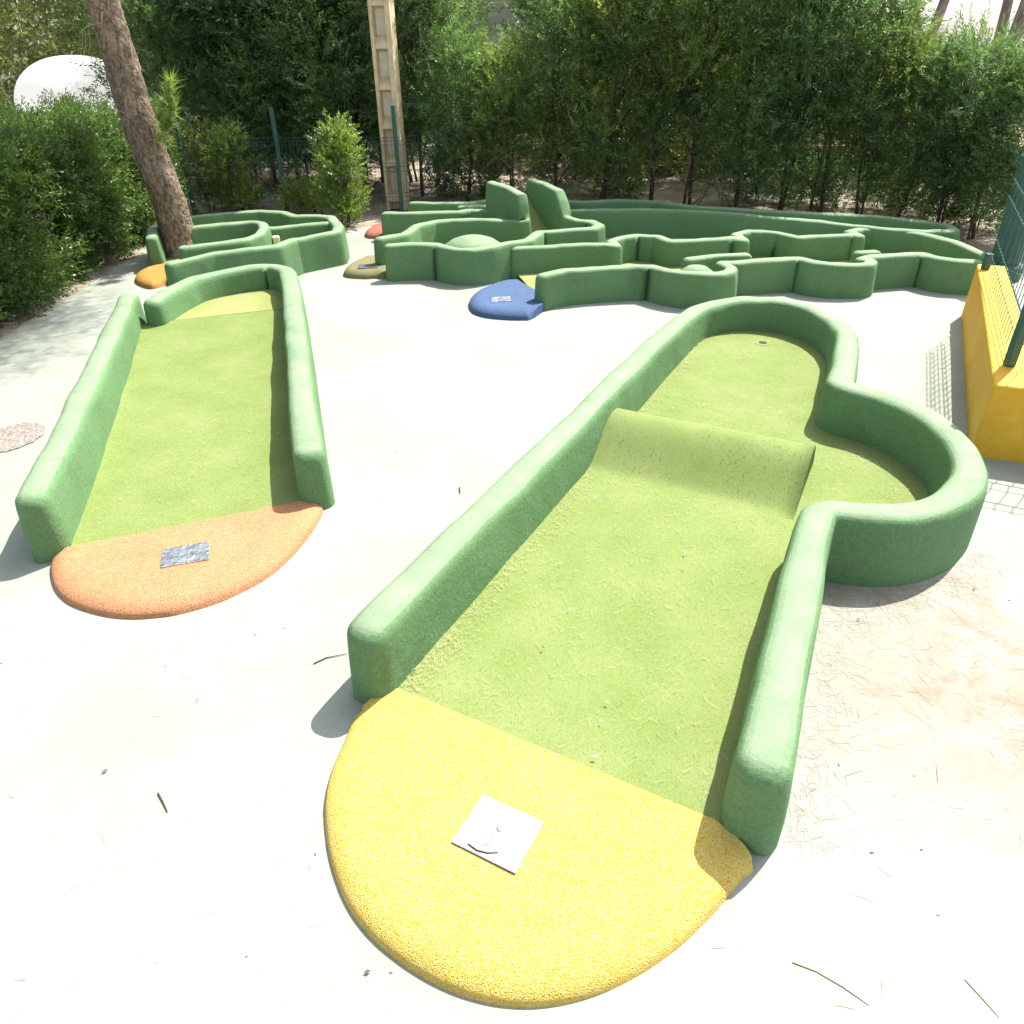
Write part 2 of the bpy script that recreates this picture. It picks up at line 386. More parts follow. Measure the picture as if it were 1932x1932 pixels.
def fix_up(mb):
    out = []
    for f in mb.f:
        a, b, c = (Vector(mb.v[i]) for i in f[:3])
        out.append(f if (b-a).cross(c-a).z > 0 else tuple(reversed(f)))
    mb.f = out; return mb
def turf(poly, parent, zf=lambda x, y: .05, step=.12, mat=None, blades=0, seed=1, bl=.0095):
    mb = fix_up(sheet(poly, step, zf))
    t = mb.build('turf', mat or TURF, parent, True)
    if blades:
        rng = np.random.default_rng(seed); A = np.array([(p[0], p[1]) for p in poly])
        X = rng.uniform(A[:, 0].min(), A[:, 0].max(), blades*3); Y = rng.uniform(A[:, 1].min(), A[:, 1].max(), blades*3)
        ok = poly_inside([tuple(a) for a in A], X, Y); X = X[ok][:blades]; Y = Y[ok][:blades]; n = len(X)
        Z = np.array([zf(x, y) for x, y in zip(X, Y)])
        a = rng.uniform(0, 6.283, n); tilt = rng.uniform(.85, 1.45, n); L = rng.uniform(.5, 1.1, n)*bl; w = rng.uniform(.0006, .0013, n)
        long_ = rng.random(n) < .06; L[long_] *= rng.uniform(1.5, 3.5, long_.sum()); tilt[long_] = 1.5
        base = np.c_[X, Y, Z-.001]; d = np.c_[np.cos(a)*np.sin(tilt), np.sin(a)*np.sin(tilt), np.cos(tilt)]; d[long_, 2] = .06
        s = np.c_[-np.sin(a), np.cos(a), np.zeros(n)]*w[:, None]
        V = np.empty((n, 3, 3)); V[:, 0] = base-s; V[:, 1] = base+s; V[:, 2] = base+d*L[:, None]
        me = t.data; v0 = len(me.vertices)
        bm = bmesh.new(); bm.from_mesh(me)
        tmp = np_mesh('tmp', V.reshape(-1, 3), 3); bm.from_mesh(tmp)
        nf = len(me.polygons); bm.faces.ensure_lookup_table()
        for f in bm.faces[nf:]: f.material_index = 1
        bm.to_mesh(me); bm.free(); bpy.data.meshes.remove(tmp); me.materials.append(BLADE)
    return t
def tee(seam_a, seam_b, arc, parent, key, plate=None, h=.055, edge=.11):
    """rounded rubber tee pad: straight seam against the turf, rounded edge round the arc (points in plan)"""
    arc = [Vector((p[0], p[1])) for p in arc]; a = Vector(seam_a[:2]); b = Vector(seam_b[:2])
    # dense smooth arc
    pts = [a] + arc + [b]; sm = []
    for i in range(len(pts)-1):
        p0 = pts[max(i-1, 0)]; p1 = pts[i]; p2 = pts[i+1]; p3 = pts[min(i+2, len(pts)-1)]
        for k in range(10):
            t = k/10
            sm.append(.5*((2*p1)+(p2-p0)*t+(2*p0-5*p1+4*p2-p3)*t*t+(3*p1-p0-3*p2+p3)*t**3))
    sm.append(b)
    line = [(p.x, p.y) for p in sm]; rim = [(p.x, p.y) for p in sm[10:-10]]
    seam = [tuple(b.lerp(a, i/30)) for i in range(1, 30)]
    ex = []
    c = sum(sm, Vector((0, 0)))/len(sm)
    for fr in (.006, .014, .026, .042, .065):
        for p in sm[2:-2]:
            q = p + (c-p).normalized()*fr*1.1; ex.append((q.x, q.y))
    def zf(x, y):
        for sx_, sy_ in seam:
            if abs(x-sx_) + abs(y-sy_) < 1e-6: return h
        d = float(seg_dist(rim, np.array([x]), np.array([y]))[0])
        s = max(0., 1 - min(d/edge, 1)); return h*math.sqrt(max(0, 1-s**2.2)) + .002*noise.noise(Vector((x*6, y*6, 1)))*min(1, d*20) - .004*(d < 1e-4)
    mb = fix_up(sheet(line+seam, .03, zf, ex))
    zl = [zf(x, y) for x, y in line+seam]; ring_ = list(line+seam); nr = len(ring_)
    mb.add([(x, y, z) for (x, y), z in zip(ring_, zl)] + [(x, y, -.01) for x, y in ring_], [(i, i+nr, (i+1) % nr+nr, (i+1) % nr) for i in range(nr)])
    pad = mb.build('tee_pad', TEE[key], parent, True)
    if plate:
        cx, cy, sx, sy, ang = plate
        Mx = Matrix.Rotation(ang, 3, 'Z')
        pm = MB().box((cx, cy, h+.0035), sx, sy, .005, Mx, .0012)
        pm.lathe((cx+.004, cy+.01, h+.006), ((.010, 0), (.009, .0018), (.004, .0026)), 12)
        pm.build('metal_plate', METAL if key == 'yellow' else METAL2, pad, False)
    return pad
def X2(lst, z=.33): return [G(p[0], p[1], p[2] if len(p) > 2 else z) for p in lst]

# ================================================================== setting
gm = MB(); ys = [-30, 5, 14, 22, 30, 45, 70, 110, 180]; zg = [-.012, -.012, -.012, -.05, -.4, -1.4, -3.4, -6.6, -12]
xs = [-160, -60, -20, 0, 20, 60, 160]
gm.add([(x, y, z) for y, z in zip(ys, zg) for x in xs], [(r_*7+c_, r_*7+c_+1, (r_+1)*7+c_+1, (r_+1)*7+c_) for r_ in range(8) for c_ in range(6)])
tag(gm.build('ground', SOIL), kind='structure')
pad_poly = [(-4.02, -1.5), (7, -1.5), (7, 6.0), (4.6, 8.15), (3.6, 9.1), (2.2, 9.85), (.7, 9.95), (-1.3, 9.95), (-2.1, 9.75), (-3.2, 9.45), (-4.12, 9.2), (-4.07, 7.2)]
pm = MB(); k = len(pad_poly)
pm.add([(x, y, 0) for x, y in pad_poly] + [(x, y, -.05) for x, y in pad_poly], [tuple(range(k))] + [(i, i+k, (i+1) % k+k, (i+1) % k) for i in range(k)])
tag(pm.build('concrete_pad', PAD), kind='structure')
gp = G(22, 826)
gv = MB(); n = 40
gv.add([(gp.x+.17*math.cos(2*math.pi*i/n)*(1+.05*math.sin(i*1.7)), gp.y+.2*math.sin(2*math.pi*i/n)*(1+.05*math.cos(i*2.3)), .005) for i in range(n)], [tuple(range(n))])
tag(gv.build('gravel', GRAVEL), kind='structure')

# ================================================================== lanes
LG = 'minigolf lanes on the concrete pad'
# ---- lane with yellow tee
lane = empty('minigolf_lane', G(1100, 1100), 'green walled minigolf lane with yellow tee, turf hump and round side bay, nearest the camera', 'minigolf lane', LG)
pY = [(694,1172),(796,1072),(982,889),(1118,755),(1258,622,.31),(1286,599,.29),(1318,577,.28),(1360,565,.28),(1410,560,.28),(1460,562,.28),(1510,571,.28),(1555,587,.28),(1585,606,.28),(1600,626,.29),(1600,650,.30),(1596,680,.32),(1584,722),
      (1650,735),(1720,760),(1778,793),(1815,830),(1835,868),(1832,903),(1800,936),(1750,956),(1695,963),(1640,962),(1548,950),(1530,1018),(1502,1150),(1472,1303),(1446,1425)]
wY = X2(pY)
wall(wY, lane, seed=1)
polyY = [(p.x, p.y) for p in wY]
LD = (Vector(polyY[4])-Vector(polyY[0])).normalized(); LP = Vector((LD.y, -LD.x))
hc0 = Vector(G(1152, 776, .235)[:2]); hc1 = Vector(G(1535, 850, .235)[:2])
hd = (hc1-hc0).normalized(); hn = Vector((-hd.y, hd.x))   # across / away from the tee
if hn.dot(LD) < 0: hn = -hn
sa = Vector(G(752,1300,.05)[:2]); sb = Vector(G(1348,1548,.05)[:2])
turfY = [sa - (sb-sa).normalized()*.12] + [Vector(p) for p in polyY[1:-1]] + [sb + (sb-sa).normalized()*.10]
turf([(p.x, p.y) for p in turfY], lane, step=.1, blades=90000, seed=3)
# hump
hl = (hc1-hc0).length + .07
prof = []
for i in range(35):
    u = -.42 + i*(.70/34)
    if u < 0:
        t_ = max(0, 1+u/.38); z = .05 + .185*(.22*t_*min(1, t_*4) + .78*(3*t_*t_-2*t_**3))
    else: z = .05 + .185*(1 - max(0, min(1, (u-.03)/.21))**2)
    prof.append((u, max(z, .052) if -.38 < u < .245 else .046))
vs = []; fs = []; nx = 14
for j in range(nx+1):
    c = hc0 - hd*.07 + hd*(hl*j/nx)
    for u, z in prof:
        q = c + hn*u; vs.append((q.x, q.y, z + .004*noise.noise(Vector((q.x*4, q.y*4, 0)))))
np_ = len(prof)
for j in range(nx):
    for i in range(np_-1):
        a = j*np_+i; fs.append((a, a+np_, a+np_+1, a+1))
j = nx*np_; base = len(vs)
for u, z in prof:
    q = hc0 - hd*.07 + hd*hl + hn*u; vs.append((q.x, q.y, .04))
for i in range(np_-1): fs.append((j+i, base+i, base+i+1, j+i+1))
hb = MB().add(vs, fs); fix_up(hb)
hump = hb.build('turf_hump', TURF, lane, True)
rng = np.random.default_rng(11); nb = 2600
uu = rng.uniform(-.37, .2, nb); jj = rng.uniform(0, 1, nb)
zz = np.interp(uu, [p[0] for p in prof], [p[1] for p in prof])
P0 = np.c_[hc0.x-hd.x*.07+hd.x*hl*jj+hn.x*uu, hc0.y-hd.y*.07+hd.y*hl*jj+hn.y*uu, zz-.001]
a = rng.uniform(0, 6.283, nb); tl = rng.uniform(.85, 1.45, nb); L = rng.uniform(.006, .014, nb)
s_ = np.c_[-np.sin(a), np.cos(a), 0*a]*.001
V = np.stack([P0-s_, P0+s_, P0+np.c_[np.cos(a)*np.sin(tl), np.sin(a)*np.sin(tl), np.cos(tl)]*L[:, None]], 1).reshape(-1, 3)
bm = bmesh.new(); bm.from_mesh(hump.data); tmp = np_mesh('tmp', V, 3); bm.from_mesh(tmp); nf = len(hump.data.polygons); bm.faces.ensure_lookup_table()
for f in bm.faces[nf:]: f.material_index = 1
bm.to_mesh(hump.data); bm.free(); bpy.data.meshes.remove(tmp); hump.data.materials.append(BLADE)
hp = G(1440, 648, .05)
cu = MB().lathe((hp.x, hp.y, .0475), ((.056, 0), (.056, .0042), (.050, .005)), 28).build('cup', TURF, lane)
MB().lathe((hp.x, hp.y+.012, .0527), ((.03, 0), (.03, .0012)), 20).build('cup_shade_disc', DARK, cu)  # flat dark disc stands in for the shade inside the hole
yel = [(680,1348),(645,1412),(622,1470),(612,1530),(618,1600),(634,1662),(660,1720),(700,1772),(750,1815),(800,1848),(850,1873),(900,1890),(950,1900),(1010,1903),(1080,1893),(1150,1870),(1220,1833),(1280,1790),(1325,1748),(1362,1708),(1395,1668),(1420,1632)]
pc = sum((Vector(G(x, y, .06)[:2]) for x, y in ((912,1497),(1027,1550),(978,1650),(845,1590))), Vector((0, 0)))/4
tee(sa, sb, [G(x, y) for x, y in yel], lane, 'yellow', (pc.x, pc.y, .207, .182, R(-28.5)))

# ---- lane with orange tee
lane = empty('minigolf_lane', G(400, 800), 'straight green walled minigolf lane with orange tee and turf ramp, beside the left hedge', 'minigolf lane', LG)
wall(X2([(57,928),(108,832),(198,645),(240,556)]), lane, seed=2)
wall(X2([(288,564),(308,550),(336,535),(362,522),(400,513),(440,506),(480,500),(518,497),(540,505),(548,535),(554,590),(559,640),(570,768),(580,840)]), lane, seed=3, rad=.12)
sa = Vector(G(138,1031,.05)[:2]); sb = Vector(G(582,944,.05)[:2])
e0 = Vector(G(262,611,.15)[:2]); e1 = Vector(G(536,582,.15)[:2])
ux = (sb-sa).normalized()
quad = [sa-ux*.01, sb+ux*.06, e1+ux*.1, e0-ux*.07]
nrm = Vector((-ux.y, ux.x)); Lr = (e0-sa).dot(nrm)
turf([(p.x, p.y) for p in quad], lane, lambda x, y: (.05 + .10*max(0, min(1, (Vector((x, y))-sa).dot(nrm)/Lr))**2), step=.12, blades=55000, seed=5)
bk = [e0-ux*.07, e1+ux*.1]
vs = [(bk[0].x, bk[0].y, .15), (bk[1].x, bk[1].y, .15), (bk[1].x+.002, bk[1].y+.012, .12), (bk[0].x+.002, bk[0].y+.012, .12)]
MB().add(vs, [(0, 1, 2, 3)]).build('turf_step', TURF, lane)
far = [(p.x, p.y) for p in X2([(286,580),(302,560),(362,524),(440,506),(518,497),(540,505),(549,535),(552,575)])]
turf([(e1.x+.1, e1.y)] + [(e0.x-.05, e0.y)] + far, lane, lambda x, y: .135, step=.15, mat=TURF2, blades=6000, seed=6)
ora = [(100,1062),(96,1082),(103,1112),(122,1135),(150,1150),(200,1164),(250,1169),(300,1166),(340,1160),(400,1143),(450,1122),(500,1095),(540,1063),(572,1028),(596,995),(611,962)]
pc = sum((Vector(G(x, y, .06)[:2]) for x, y in ((313,1035),(397,1021),(392,1054),(297,1072))), Vector((0, 0)))/4
tee(sa-ux*.07, sb+ux*.02, [G(x, y) for x, y in ora], lane, 'orange', (pc.x, pc.y, .202, .146, R(16.5)))

# ---- lane with amber tee by the pine trunk
lane = empty('minigolf_lane', G(480, 460), 'green minigolf maze lane with amber tee, beside the leaning pine trunk', 'minigolf lane', LG)
c1 = X2([(321,494),(400,478),(467,469),(523,462),(553,450),(590,443),(634,435),(639,425),(624,407),(590,405),(557,406),(534,399),(489,397),(422,401),(361,408),(300,418),(287,430),(284,445)])
wall(c1, lane, seed=4, hw=.078, ht=.062, r=.042, rad=.022)
wall(X2([(345,464),(400,457),(462,449),(488,440),(498,428),(494,419),(478,416),(420,420),(360,427)]), lane, 'inner_wall', seed=5, hw=.075, ht=.06, r=.042, rad=.06)
wall(X2([(508,428),(560,424),(617,420)], .3), lane, 'inner_wall', seed=6, hw=.075, ht=.06, r=.042, rad=.06)
turf([(p.x, p.y) for p in c1], lane, step=.25, mat=TURF2)
q = G(521, 452, .2)
MB().box((q.x, q.y, .14), .075, .07, .19, Matrix.Rotation(.3, 3, 'Z'), .012).build('goal_block', surf('cream_paint', ((.3, (.62, .6, .3)), (.7, (.7, .68, .4))), 4), lane)
a = Vector(c1[0][:2]); b = Vector(c1[-1][:2])
sA = Vector(G(328,526)[:2])+Vector((.06,.04)); sB = Vector(G(322,506)[:2])
tee(sB, sA, [G(*p) for p in ((302,508),(276,514),(257,525),(258,537),(284,546),(312,539))], lane, 'amber', h=.07)

# ---- lane with olive tee, dome and steep ramp
lane = empty('minigolf_lane', G(890, 470), 'green minigolf lane with olive tee, pale mound and two tall fin walls on its ramp', 'minigolf lane', LG)
fL = [Vector((.185, 8.40, .34)), Vector((.168, 8.44, .48)), Vector((.15, 8.49, .59)), Vector((-.01, 8.85, .615)), Vector((-.18, 9.23, .60))]
fR = [Vector((.64, 8.51, .345)), Vector((.60, 8.61, .49)), Vector((.558, 8.70, .58)), Vector((.43, 9.0, .605)), Vector((.284, 9.336, .60))]
f1 = X2([(734,461),(776,459),(826,459),(840,463),(862,467),(890,468),(925,464),(954,457),(996,449),(1018,435),(1060,432),(1119,429),(1131,424),(1117,416),(1090,414)])
wall(f1 + fR, lane, seed=7, hw=.078, ht=.062, r=.042, rad=.022)
f2 = X2([(716,447),(762,438),(784,425),(817,416),(850,413),(886,412),(955,414)])
wall(f2 + fL, lane, seed=8, hw=.078, ht=.062, r=.042, rad=.022)
pD = [(p.x, p.y) for p in f2] + [(.185, 8.4)] + [(.64, 8.5)] + [(p.x, p.y) for p in reversed(f1)]
turf(pD, lane, step=.25, mat=TURF2)
ramp_ = []
r0 = Vector((.185, 8.38)); r1 = Vector((.66, 8.48)); dv = Vector((-.365, .83))
vs = []; fs = []
for i in range(13):
    t = i/12; z = .052 + .36*(t**1.4)
    for p in (r0, (r0+r1)/2, r1): q = p + dv*t; vs.append((q.x, q.y, z))
for i in range(12):
    for j in range(2): a = i*3+j; fs.append((a, a+1, a+4, a+3))
fix_up(MB().add(vs, fs)).build('turf_ramp', TURF2, lane, True)
prof = [(.37, -.01), (.36, .08), (.335, .14), (.29, .195), (.22, .24), (.13, .27), (.05, .283), (.01, .285)]
MB().lathe((-.36, 7.93, 0), prof, 40).build('mound', GREEN, lane, True)
sA = Vector(f1[0].lerp(f1[1], .4)[:2]); sB = Vector(f2[0].lerp(f2[1], .5)[:2])
tee(sB, sA, [G(*p) for p in ((700,492),(672,500),(655,510),(648,520),(658,525),(690,527),(712,526))], lane, 'olive', h=.075)
q = G(695, 503, .075)
MB().box((q.x, q.y, .078), .2, .15, .006, Matrix.Rotation(.1, 3, 'Z'), .001).build('metal_plate', METAL, lane)

# ---- long back lane with red tee
lane = empty('minigolf_lane', G(1200, 440), 'long low green walled minigolf lane with red tee, furthest back before the trees', 'minigolf lane', LG)
e1_ = X2([(727,400),(790,399),(866,398),(886,395),(927,395),(1000,396),(1070,395),(1180,395),(1262,394),(1283,394),(1401,402),(1511,413),(1607,423),(1680,431),(1740,435),(1790,434),(1803,430),(1788,423),(1731,415),(1648,406),(1511,400),(1401,394),(1300,387),(1240,378),(1165,376),(1100,379),(1040,376),(960,372),(930,375),(886,381),(778,381)], .3)
wall(e1_, lane, seed=9, hw=.078, ht=.062, r=.042, rad=.022)
wall(X2([(870,388),(905,386),(935,389)], .28), lane, 'inner_wall', seed=10, hw=.075, ht=.06, r=.042, rad=.06)
turf([(p.x, p.y) for p in e1_], lane, step=.3, mat=TURF2)
sA = Vector(e1_[0].lerp(e1_[1], .12)[:2]); sB = sA+Vector((-.02, .45))
tee(sB, sA, [G(*p) for p in ((708,431),(694,438),(688,445),(694,450),(712,451))], lane, 'red', h=.07)

# ---- blue tee lane
lane = empty('minigolf_lane', G(1400, 520), 'zigzag scalloped green minigolf lane with blue tee, in front of the long back lane', 'minigolf lane', LG)
b1 = X2([(1024,517),(1065,509),(1140,503),(1200,500),(1229,499.5),(1260,508),(1290,513),(1330,515),(1358,513),(1377,509),(1381,502),(1362,493),(1385,493),(1440,489),(1490,486),(1510,485.5),(1535,492),(1566,495.5),(1610,496.5),(1640,495),(1645,489),(1624,486),(1645,482),(1690,479),(1725,476.5),(1744,477),(1772,484),(1800,488),(1846,490)], .29)
b2 = X2([(972,465),(990,464),(1060,461),(1140,459),(1163,461),(1153,453),(1170,447),(1202,442),(1240,445),(1266,453),(1280,452),(1315,450.5),(1382,447),(1404,450),(1389,440),(1412,435),(1440,435),(1470,436.5),(1504,445),(1518,444),(1566,442),(1610,440),(1623,442),(1603,434),(1624,429),(1662,429),(1731,438),(1800,455),(1852,474)], .29)
wall(b1, lane, seed=11, hw=.078, ht=.062, r=.042, rad=.022); wall(b2, lane, seed=12, hw=.078, ht=.062, r=.042, rad=.022)
wall(X2([(1300,485),(1350,481),(1408,479)], .26), lane, 'inner_wall', seed=13, hw=.075, ht=.06, r=.042, rad=.06)
wall(X2([(1622,474),(1652,472)], .26), lane, 'inner_wall', seed=14, hw=.075, ht=.06, r=.042, rad=.06)
pB = [(p.x, p.y) for p in b1] + [(p.x, p.y) for p in reversed(b2)]
turf(pB, lane, step=.25, mat=TURF2)
q = G(1315, 506, .2)
MB().lathe((q.x, q.y, 0), [(.2, 0), (.19, .1), (.15, .17), (.09, .21), (.02, .225)], 28).build('mound', GREEN, lane, True)
sA = Vector(b1[0].lerp(b1[1], .35)[:2]); sB = Vector(G(985,538,.05)[:2])
tee(sB, sA, [G(*p) for p in ((965,538),(935,543),(903,556),(888,568),(884,580),(892,592),(915,600),(950,604),(985,605),(1005,602))], lane, 'blue', (*G(945,566,.07)[:2], .17, .13, .1), h=.075)

# ================================================================== foliage machinery
def unit(A): return A/np.maximum(np.linalg.norm(A, axis=1, keepdims=True), 1e-9)
def sprays(rng, P, D, L, nl, ll, lw, spread=.75, droop=0.0):
    """feathery shoots: nl leaflets along each axis, a diamond each"""
    n = len(P); D = unit(D)
    Sd = unit(np.cross(D, unit(rng.normal(size=(n, 3))))); Nn = np.cross(D, Sd)
    out = []
    for k in range(nl):
        t = (k+.5)/nl
        base = P + D*(L*t)[:, None]; base[:, 2] -= droop*L*t*t
        sg = 1 if k % 2 else -1
        ld = unit(D*(.6+.5*t) + Sd*(sg*spread*(1.1-t*.6)) + Nn*rng.uniform(-.5, .5, (n, 1)) + rng.normal(size=(n, 3))*.15)
        l_ = ll*rng.uniform(.65, 1.25, (n, 1))*(1.1-.45*t); w = np.cross(ld, unit(Nn + .5*rng.normal(size=(n, 3))))
        w = unit(w)*lw*rng.uniform(.7, 1.2, (n, 1))
        q = np.empty((n, 4, 3)); q[:, 0] = base; q[:, 1] = base+ld*l_*.45+w; q[:, 2] = base+ld*l_; q[:, 3] = base+ld*l_*.45-w
        out.append(q)
    return np.concatenate(out).reshape(-1, 3)
def clump_crown(rng, H0, H1, rad, ncl, spc, cr, sl, nl, ll, lw, lowthin=.6, up=.5):
    """clumps through a crown: returns leaf vertices and clump centres"""
    cs = []
    while len(cs) < ncl:
        t = rng.random(); z = H0 + (H1-H0)*t
        if rng.random() > lowthin + (1-lowthin)*min(1, t*2.2): continue
        r = rad(t)*math.sqrt(rng.uniform(.12, 1)); a = rng.uniform(0, 6.283)
        cs.append((r*math.cos(a), r*math.sin(a), z))
    cs = np.array(cs)
    idx = np.repeat(np.arange(ncl), spc)
    size = rng.uniform(.65, 1.3, ncl)[idx]
    off = unit(rng.normal(size=(len(idx), 3)))*(rng.random(len(idx))**.5*cr*size)[:, None]
    P = cs[idx] + off
    rad_ = P.copy(); rad_[:, 2] = 0
    D = unit(off)*.7 + unit(rad_)*.5 + np.array([0, 0, up]) + rng.normal(size=P.shape)*.3
    return sprays(rng, P, D, sl*rng.uniform(.6, 1.3, len(P)), nl, ll, lw), cs
def trunk_mesh(rng, H, r0, cs, lean=.1, nlimb=14, stems=1):
    mb = MB()
    for s in range(stems):
        bx, by = (rng.uniform(-.12, .12), rng.uniform(-.1, .1)) if s else (0, 0)
        lx, ly = rng.uniform(-lean, lean), rng.uniform(-lean, lean)
        ax = [Vector((bx + lx*t + .04*math.sin(t*5+s), by + ly*t + .03*math.cos(t*4+s), -.05+(H+.05)*t)) for t in np.linspace(0, 1, 9)]
        mb.tube(ax, [r0*(1-.75*t)*(1 if s == 0 else .7) for t in np.linspace(0, 1, 9)], 7)
        for i in rng.choice(len(cs), min(nlimb, len(cs)), replace=False):
            c = Vector(cs[i]); z = max(.25, c.z*.62)
            k = min(7, max(0, int((z+.05)/(H+.05)*8))); b = ax[k]
            m = b.lerp(c, .55) + Vector((0, 0, -.05))
            mb.tube([b, m, c], [r0*.38, r0*.22, r0*.08], 5, False)
    return mb
def tree(name, loc, label, cat, crown_me, trunk_me, cm, tm, group=None, scale=1.0, rz=0.0):
    o = empty(name, (0, 0, 0), label, cat, group)
    for nm, me, m in (('trunk', trunk_me, tm), ('crown', crown_me, cm)):
        c = bpy.data.objects.new(nm, me); col.objects.link(c); c.parent = o
        if not me.materials: me.materials.append(m)
    o.location = loc; o.rotation_euler = (0, 0, rz); o.scale = (scale,)*3
    return o

# ---- cypress screen trees behind the lanes
def make_variant(seed, H, rw, ncl, mat_, thin=.5):
    rng = np.random.default_rng(seed)
    V, cs = clump_crown(rng, .34, H, lambda t: rw*(.75+.45*math.sin(math.pi*min(1, t*.9+.1)))*(1 if t < .75 else 1-(t-.75)*1.6), ncl, 15, .2, .36, 17, .086, .0088, thin)
    return np_mesh('crown', V, 4), trunk_mesh(rng, H*.9, .028, cs, .3, 16, 2)
def mesh_of(mb):
    me = bpy.data.meshes.new('trunk'); me.from_pydata(mb.v, [], mb.f); me.update()
    me.polygons.foreach_set('use_smooth', [True]*len(me.polygons)); return me
VARS = []
for sd, H, rw, ncl, m, th in ((21, 2.9, .55, 95, L_CYP, .34), (22, 3.2, .6, 105, L_CYP, .3), (23, 2.6, .55, 80, L_CYP2, .1), (24, 3.4, .62, 98, L_CYP, .12), (25, 2.25, .5, 70, L_CYP, .34), (26, 3.0, .6, 88, L_CYP2, .1)):
    cme, tmb = make_variant(sd, H, rw, ncl, m, th); VARS.append((cme, mesh_of(tmb), m))
TG = 'cypress trees in the screen behind the lanes'
back = [  # px, py of the foot, variant, scale, label
 (1905,462,4,.78,'dark cypress tree behind the fluted green post, last of the screen on the right'),
 (1838,448,4,.76,'short cypress tree with bare lower stem at the right end of the long back lane'),
 (1762,430,4,.79,'dark dense cypress tree second in from the right end of the long back lane'),
 (1690,418,4,.77,'low dark cypress tree with open sky above it, right of centre in the screen'),
 (1620,410,2,.74,'cypress tree below the white patch of sky, leaning stems at its foot'),
 (1545,403,0,.9,'dark cypress tree left of the open patch of sky'),
 (1470,400,3,.92,'tall dark cypress tree filling the top edge, right of the twin bare stems'),
 (1392,397,1,1.0,'cypress tree standing on a thick dark bare stem behind the long back lane'),
 (1300,394,5,1.0,'yellow green cypress tree right of the thin upright stem'),
 (1224,391,3,.9,'cypress tree on a thin upright stem behind the kink of the long back lane'),
 (1140,389,2,1.0,'bright green cypress tree above the right fin wall'),
 (1055,387,1,.82,'cypress tree behind the two tall fin walls'),
 (965,384,2,.70,'yellow green cypress tree with feathery sprays below the pale building'),
 (880,378,4,.80,'dark green cypress tree right of the concrete pole'),
 (800,368,3,.95,'cypress tree touching the right side of the concrete pole'),
 (690,362,1,1.08,'dark cypress tree just left of the concrete pole'),
 (610,360,3,.95,'dark cypress tree behind the bright shrub'),
 (525,358,1,1.1,'dark cypress tree behind the thin fence post'),
 (440,358,3,1.0,'dark cypress tree above the pair of shrubs by the fence'),
 (355,360,0,1.15,'dark cypress tree right of the leaning pine trunk'),
]
for i, (px, py, v, s, lab) in enumerate(back):
    cme, tme, m = VARS[v]
    tree('cypress_tree', G(px, py), lab, 'tree', cme, tme, m, TWIG, TG, s, i*1.9+.4)
rr = random.Random(5)
for i in range(13):
    px = 405 + i*52 if i < 9 else 1090+(i-9)*125
    cme, tme, m = VARS[(i*5+3) % 6]
    p = G(px, 352)
    tree('cypress_tree', (p.x, p.y+rr.uniform(.1, .9), 0), 'cypress tree of the second row, hidden behind the front row of the screen', 'tree', cme, tme, m, TWIG, 'second row of cypress trees', rr.uniform(1.0, 1.2), i*2.3)

# ---- taller trees further off
rng = np.random.default_rng(31)
V, cs = clump_crown(rng, 1.6, 6.5, lambda t: 2.0*math.sin(math.pi*(.15+.8*t)), 120, 26, .5, .45, 10, .17, .017, .8, -.2)
FARC = np_mesh('crown', V, 4); FART = mesh_of(trunk_mesh(rng, 6.0, .14, cs, .5, 30))
FG = 'tall trees beyond the screen'
for x, y, s, rz, lab in ((-13.0, 18.5, 1.25, 0, 'tall loose pine with drooping yellow green foliage at the upper left corner'),
                    (-7.6, 19.5, 1.2, 1, 'tall loose pine behind the white dome'),
                    (-3.4, 21.0, 1.2, 2, 'tall pine between the leaning trunk and the concrete pole'),
                    (-2.4, 18.5, 1.1, 3, 'tall pine behind the concrete pole'),
                    (2.4, 19.0, 1.0, 4, 'tall pine behind the middle of the screen, right of the pale building'),
                    (5.0, 18.0, .95, 5, 'tall pine behind the dark cypress with twin stems')):
    tree('pine_tree', (x, y, 0), lab, 'tree', FARC, FART, L_FAR, TWIG, FG, s, rz)
# eucalyptus trunks against the sky at the right
V, cs = clump_crown(rng, 3.0, 7.0, lambda t: 1.6, 40, 20, .45, .4, 8, .13, .014, .9, -.5)
EUC = np_mesh('crown', V, 4); EUT = mesh_of(trunk_mesh(rng, 6.5, .11, cs, .9, 12, 2))
for px, Y, s, rz, lab in ((1705, 15., 1.0, .5, 'bare trunked eucalyptus against the patch of sky'), (1880, 14.5, 1.0, 2.6, 'forked eucalyptus against the sky at the upper right corner')):
    p = AT(px, 150, Y)
    tree('eucalyptus_tree', (p.x, Y, 0), lab, 'tree', EUC, EUT, L_FAR, surf('grey_bark', ((.3, (.2, .15, .12)), (.7, (.4, .36, .33))), 4, .9), 'eucalyptus trees beyond the screen', s, rz)
# far-off wood, one mass
rng = np.random.default_rng(41); n = 11000
X = rng.uniform(-30, 12, n); Y = rng.uniform(24, 34, n); Zt = 3.6 + 1.6*np.sin(X*.9) + 1.0*np.sin(X*2.3+1)
Zt = np.where(X > 7, 1.0, Zt) + np.where(X < -7, 2.2, 0)
P = np.c_[X, Y, rng.random(n)*Zt]
tag(link('far_wood', np_mesh('far_wood', sprays(rng, P, rng.normal(size=(n, 3))+[0, 0, .4], rng.uniform(.5, 1.0, n), 9, .34, .05), 4), L_FAR, None, False), 'far off wood closing the view beyond the screen of cypress trees', 'wood', None, 'stuff')

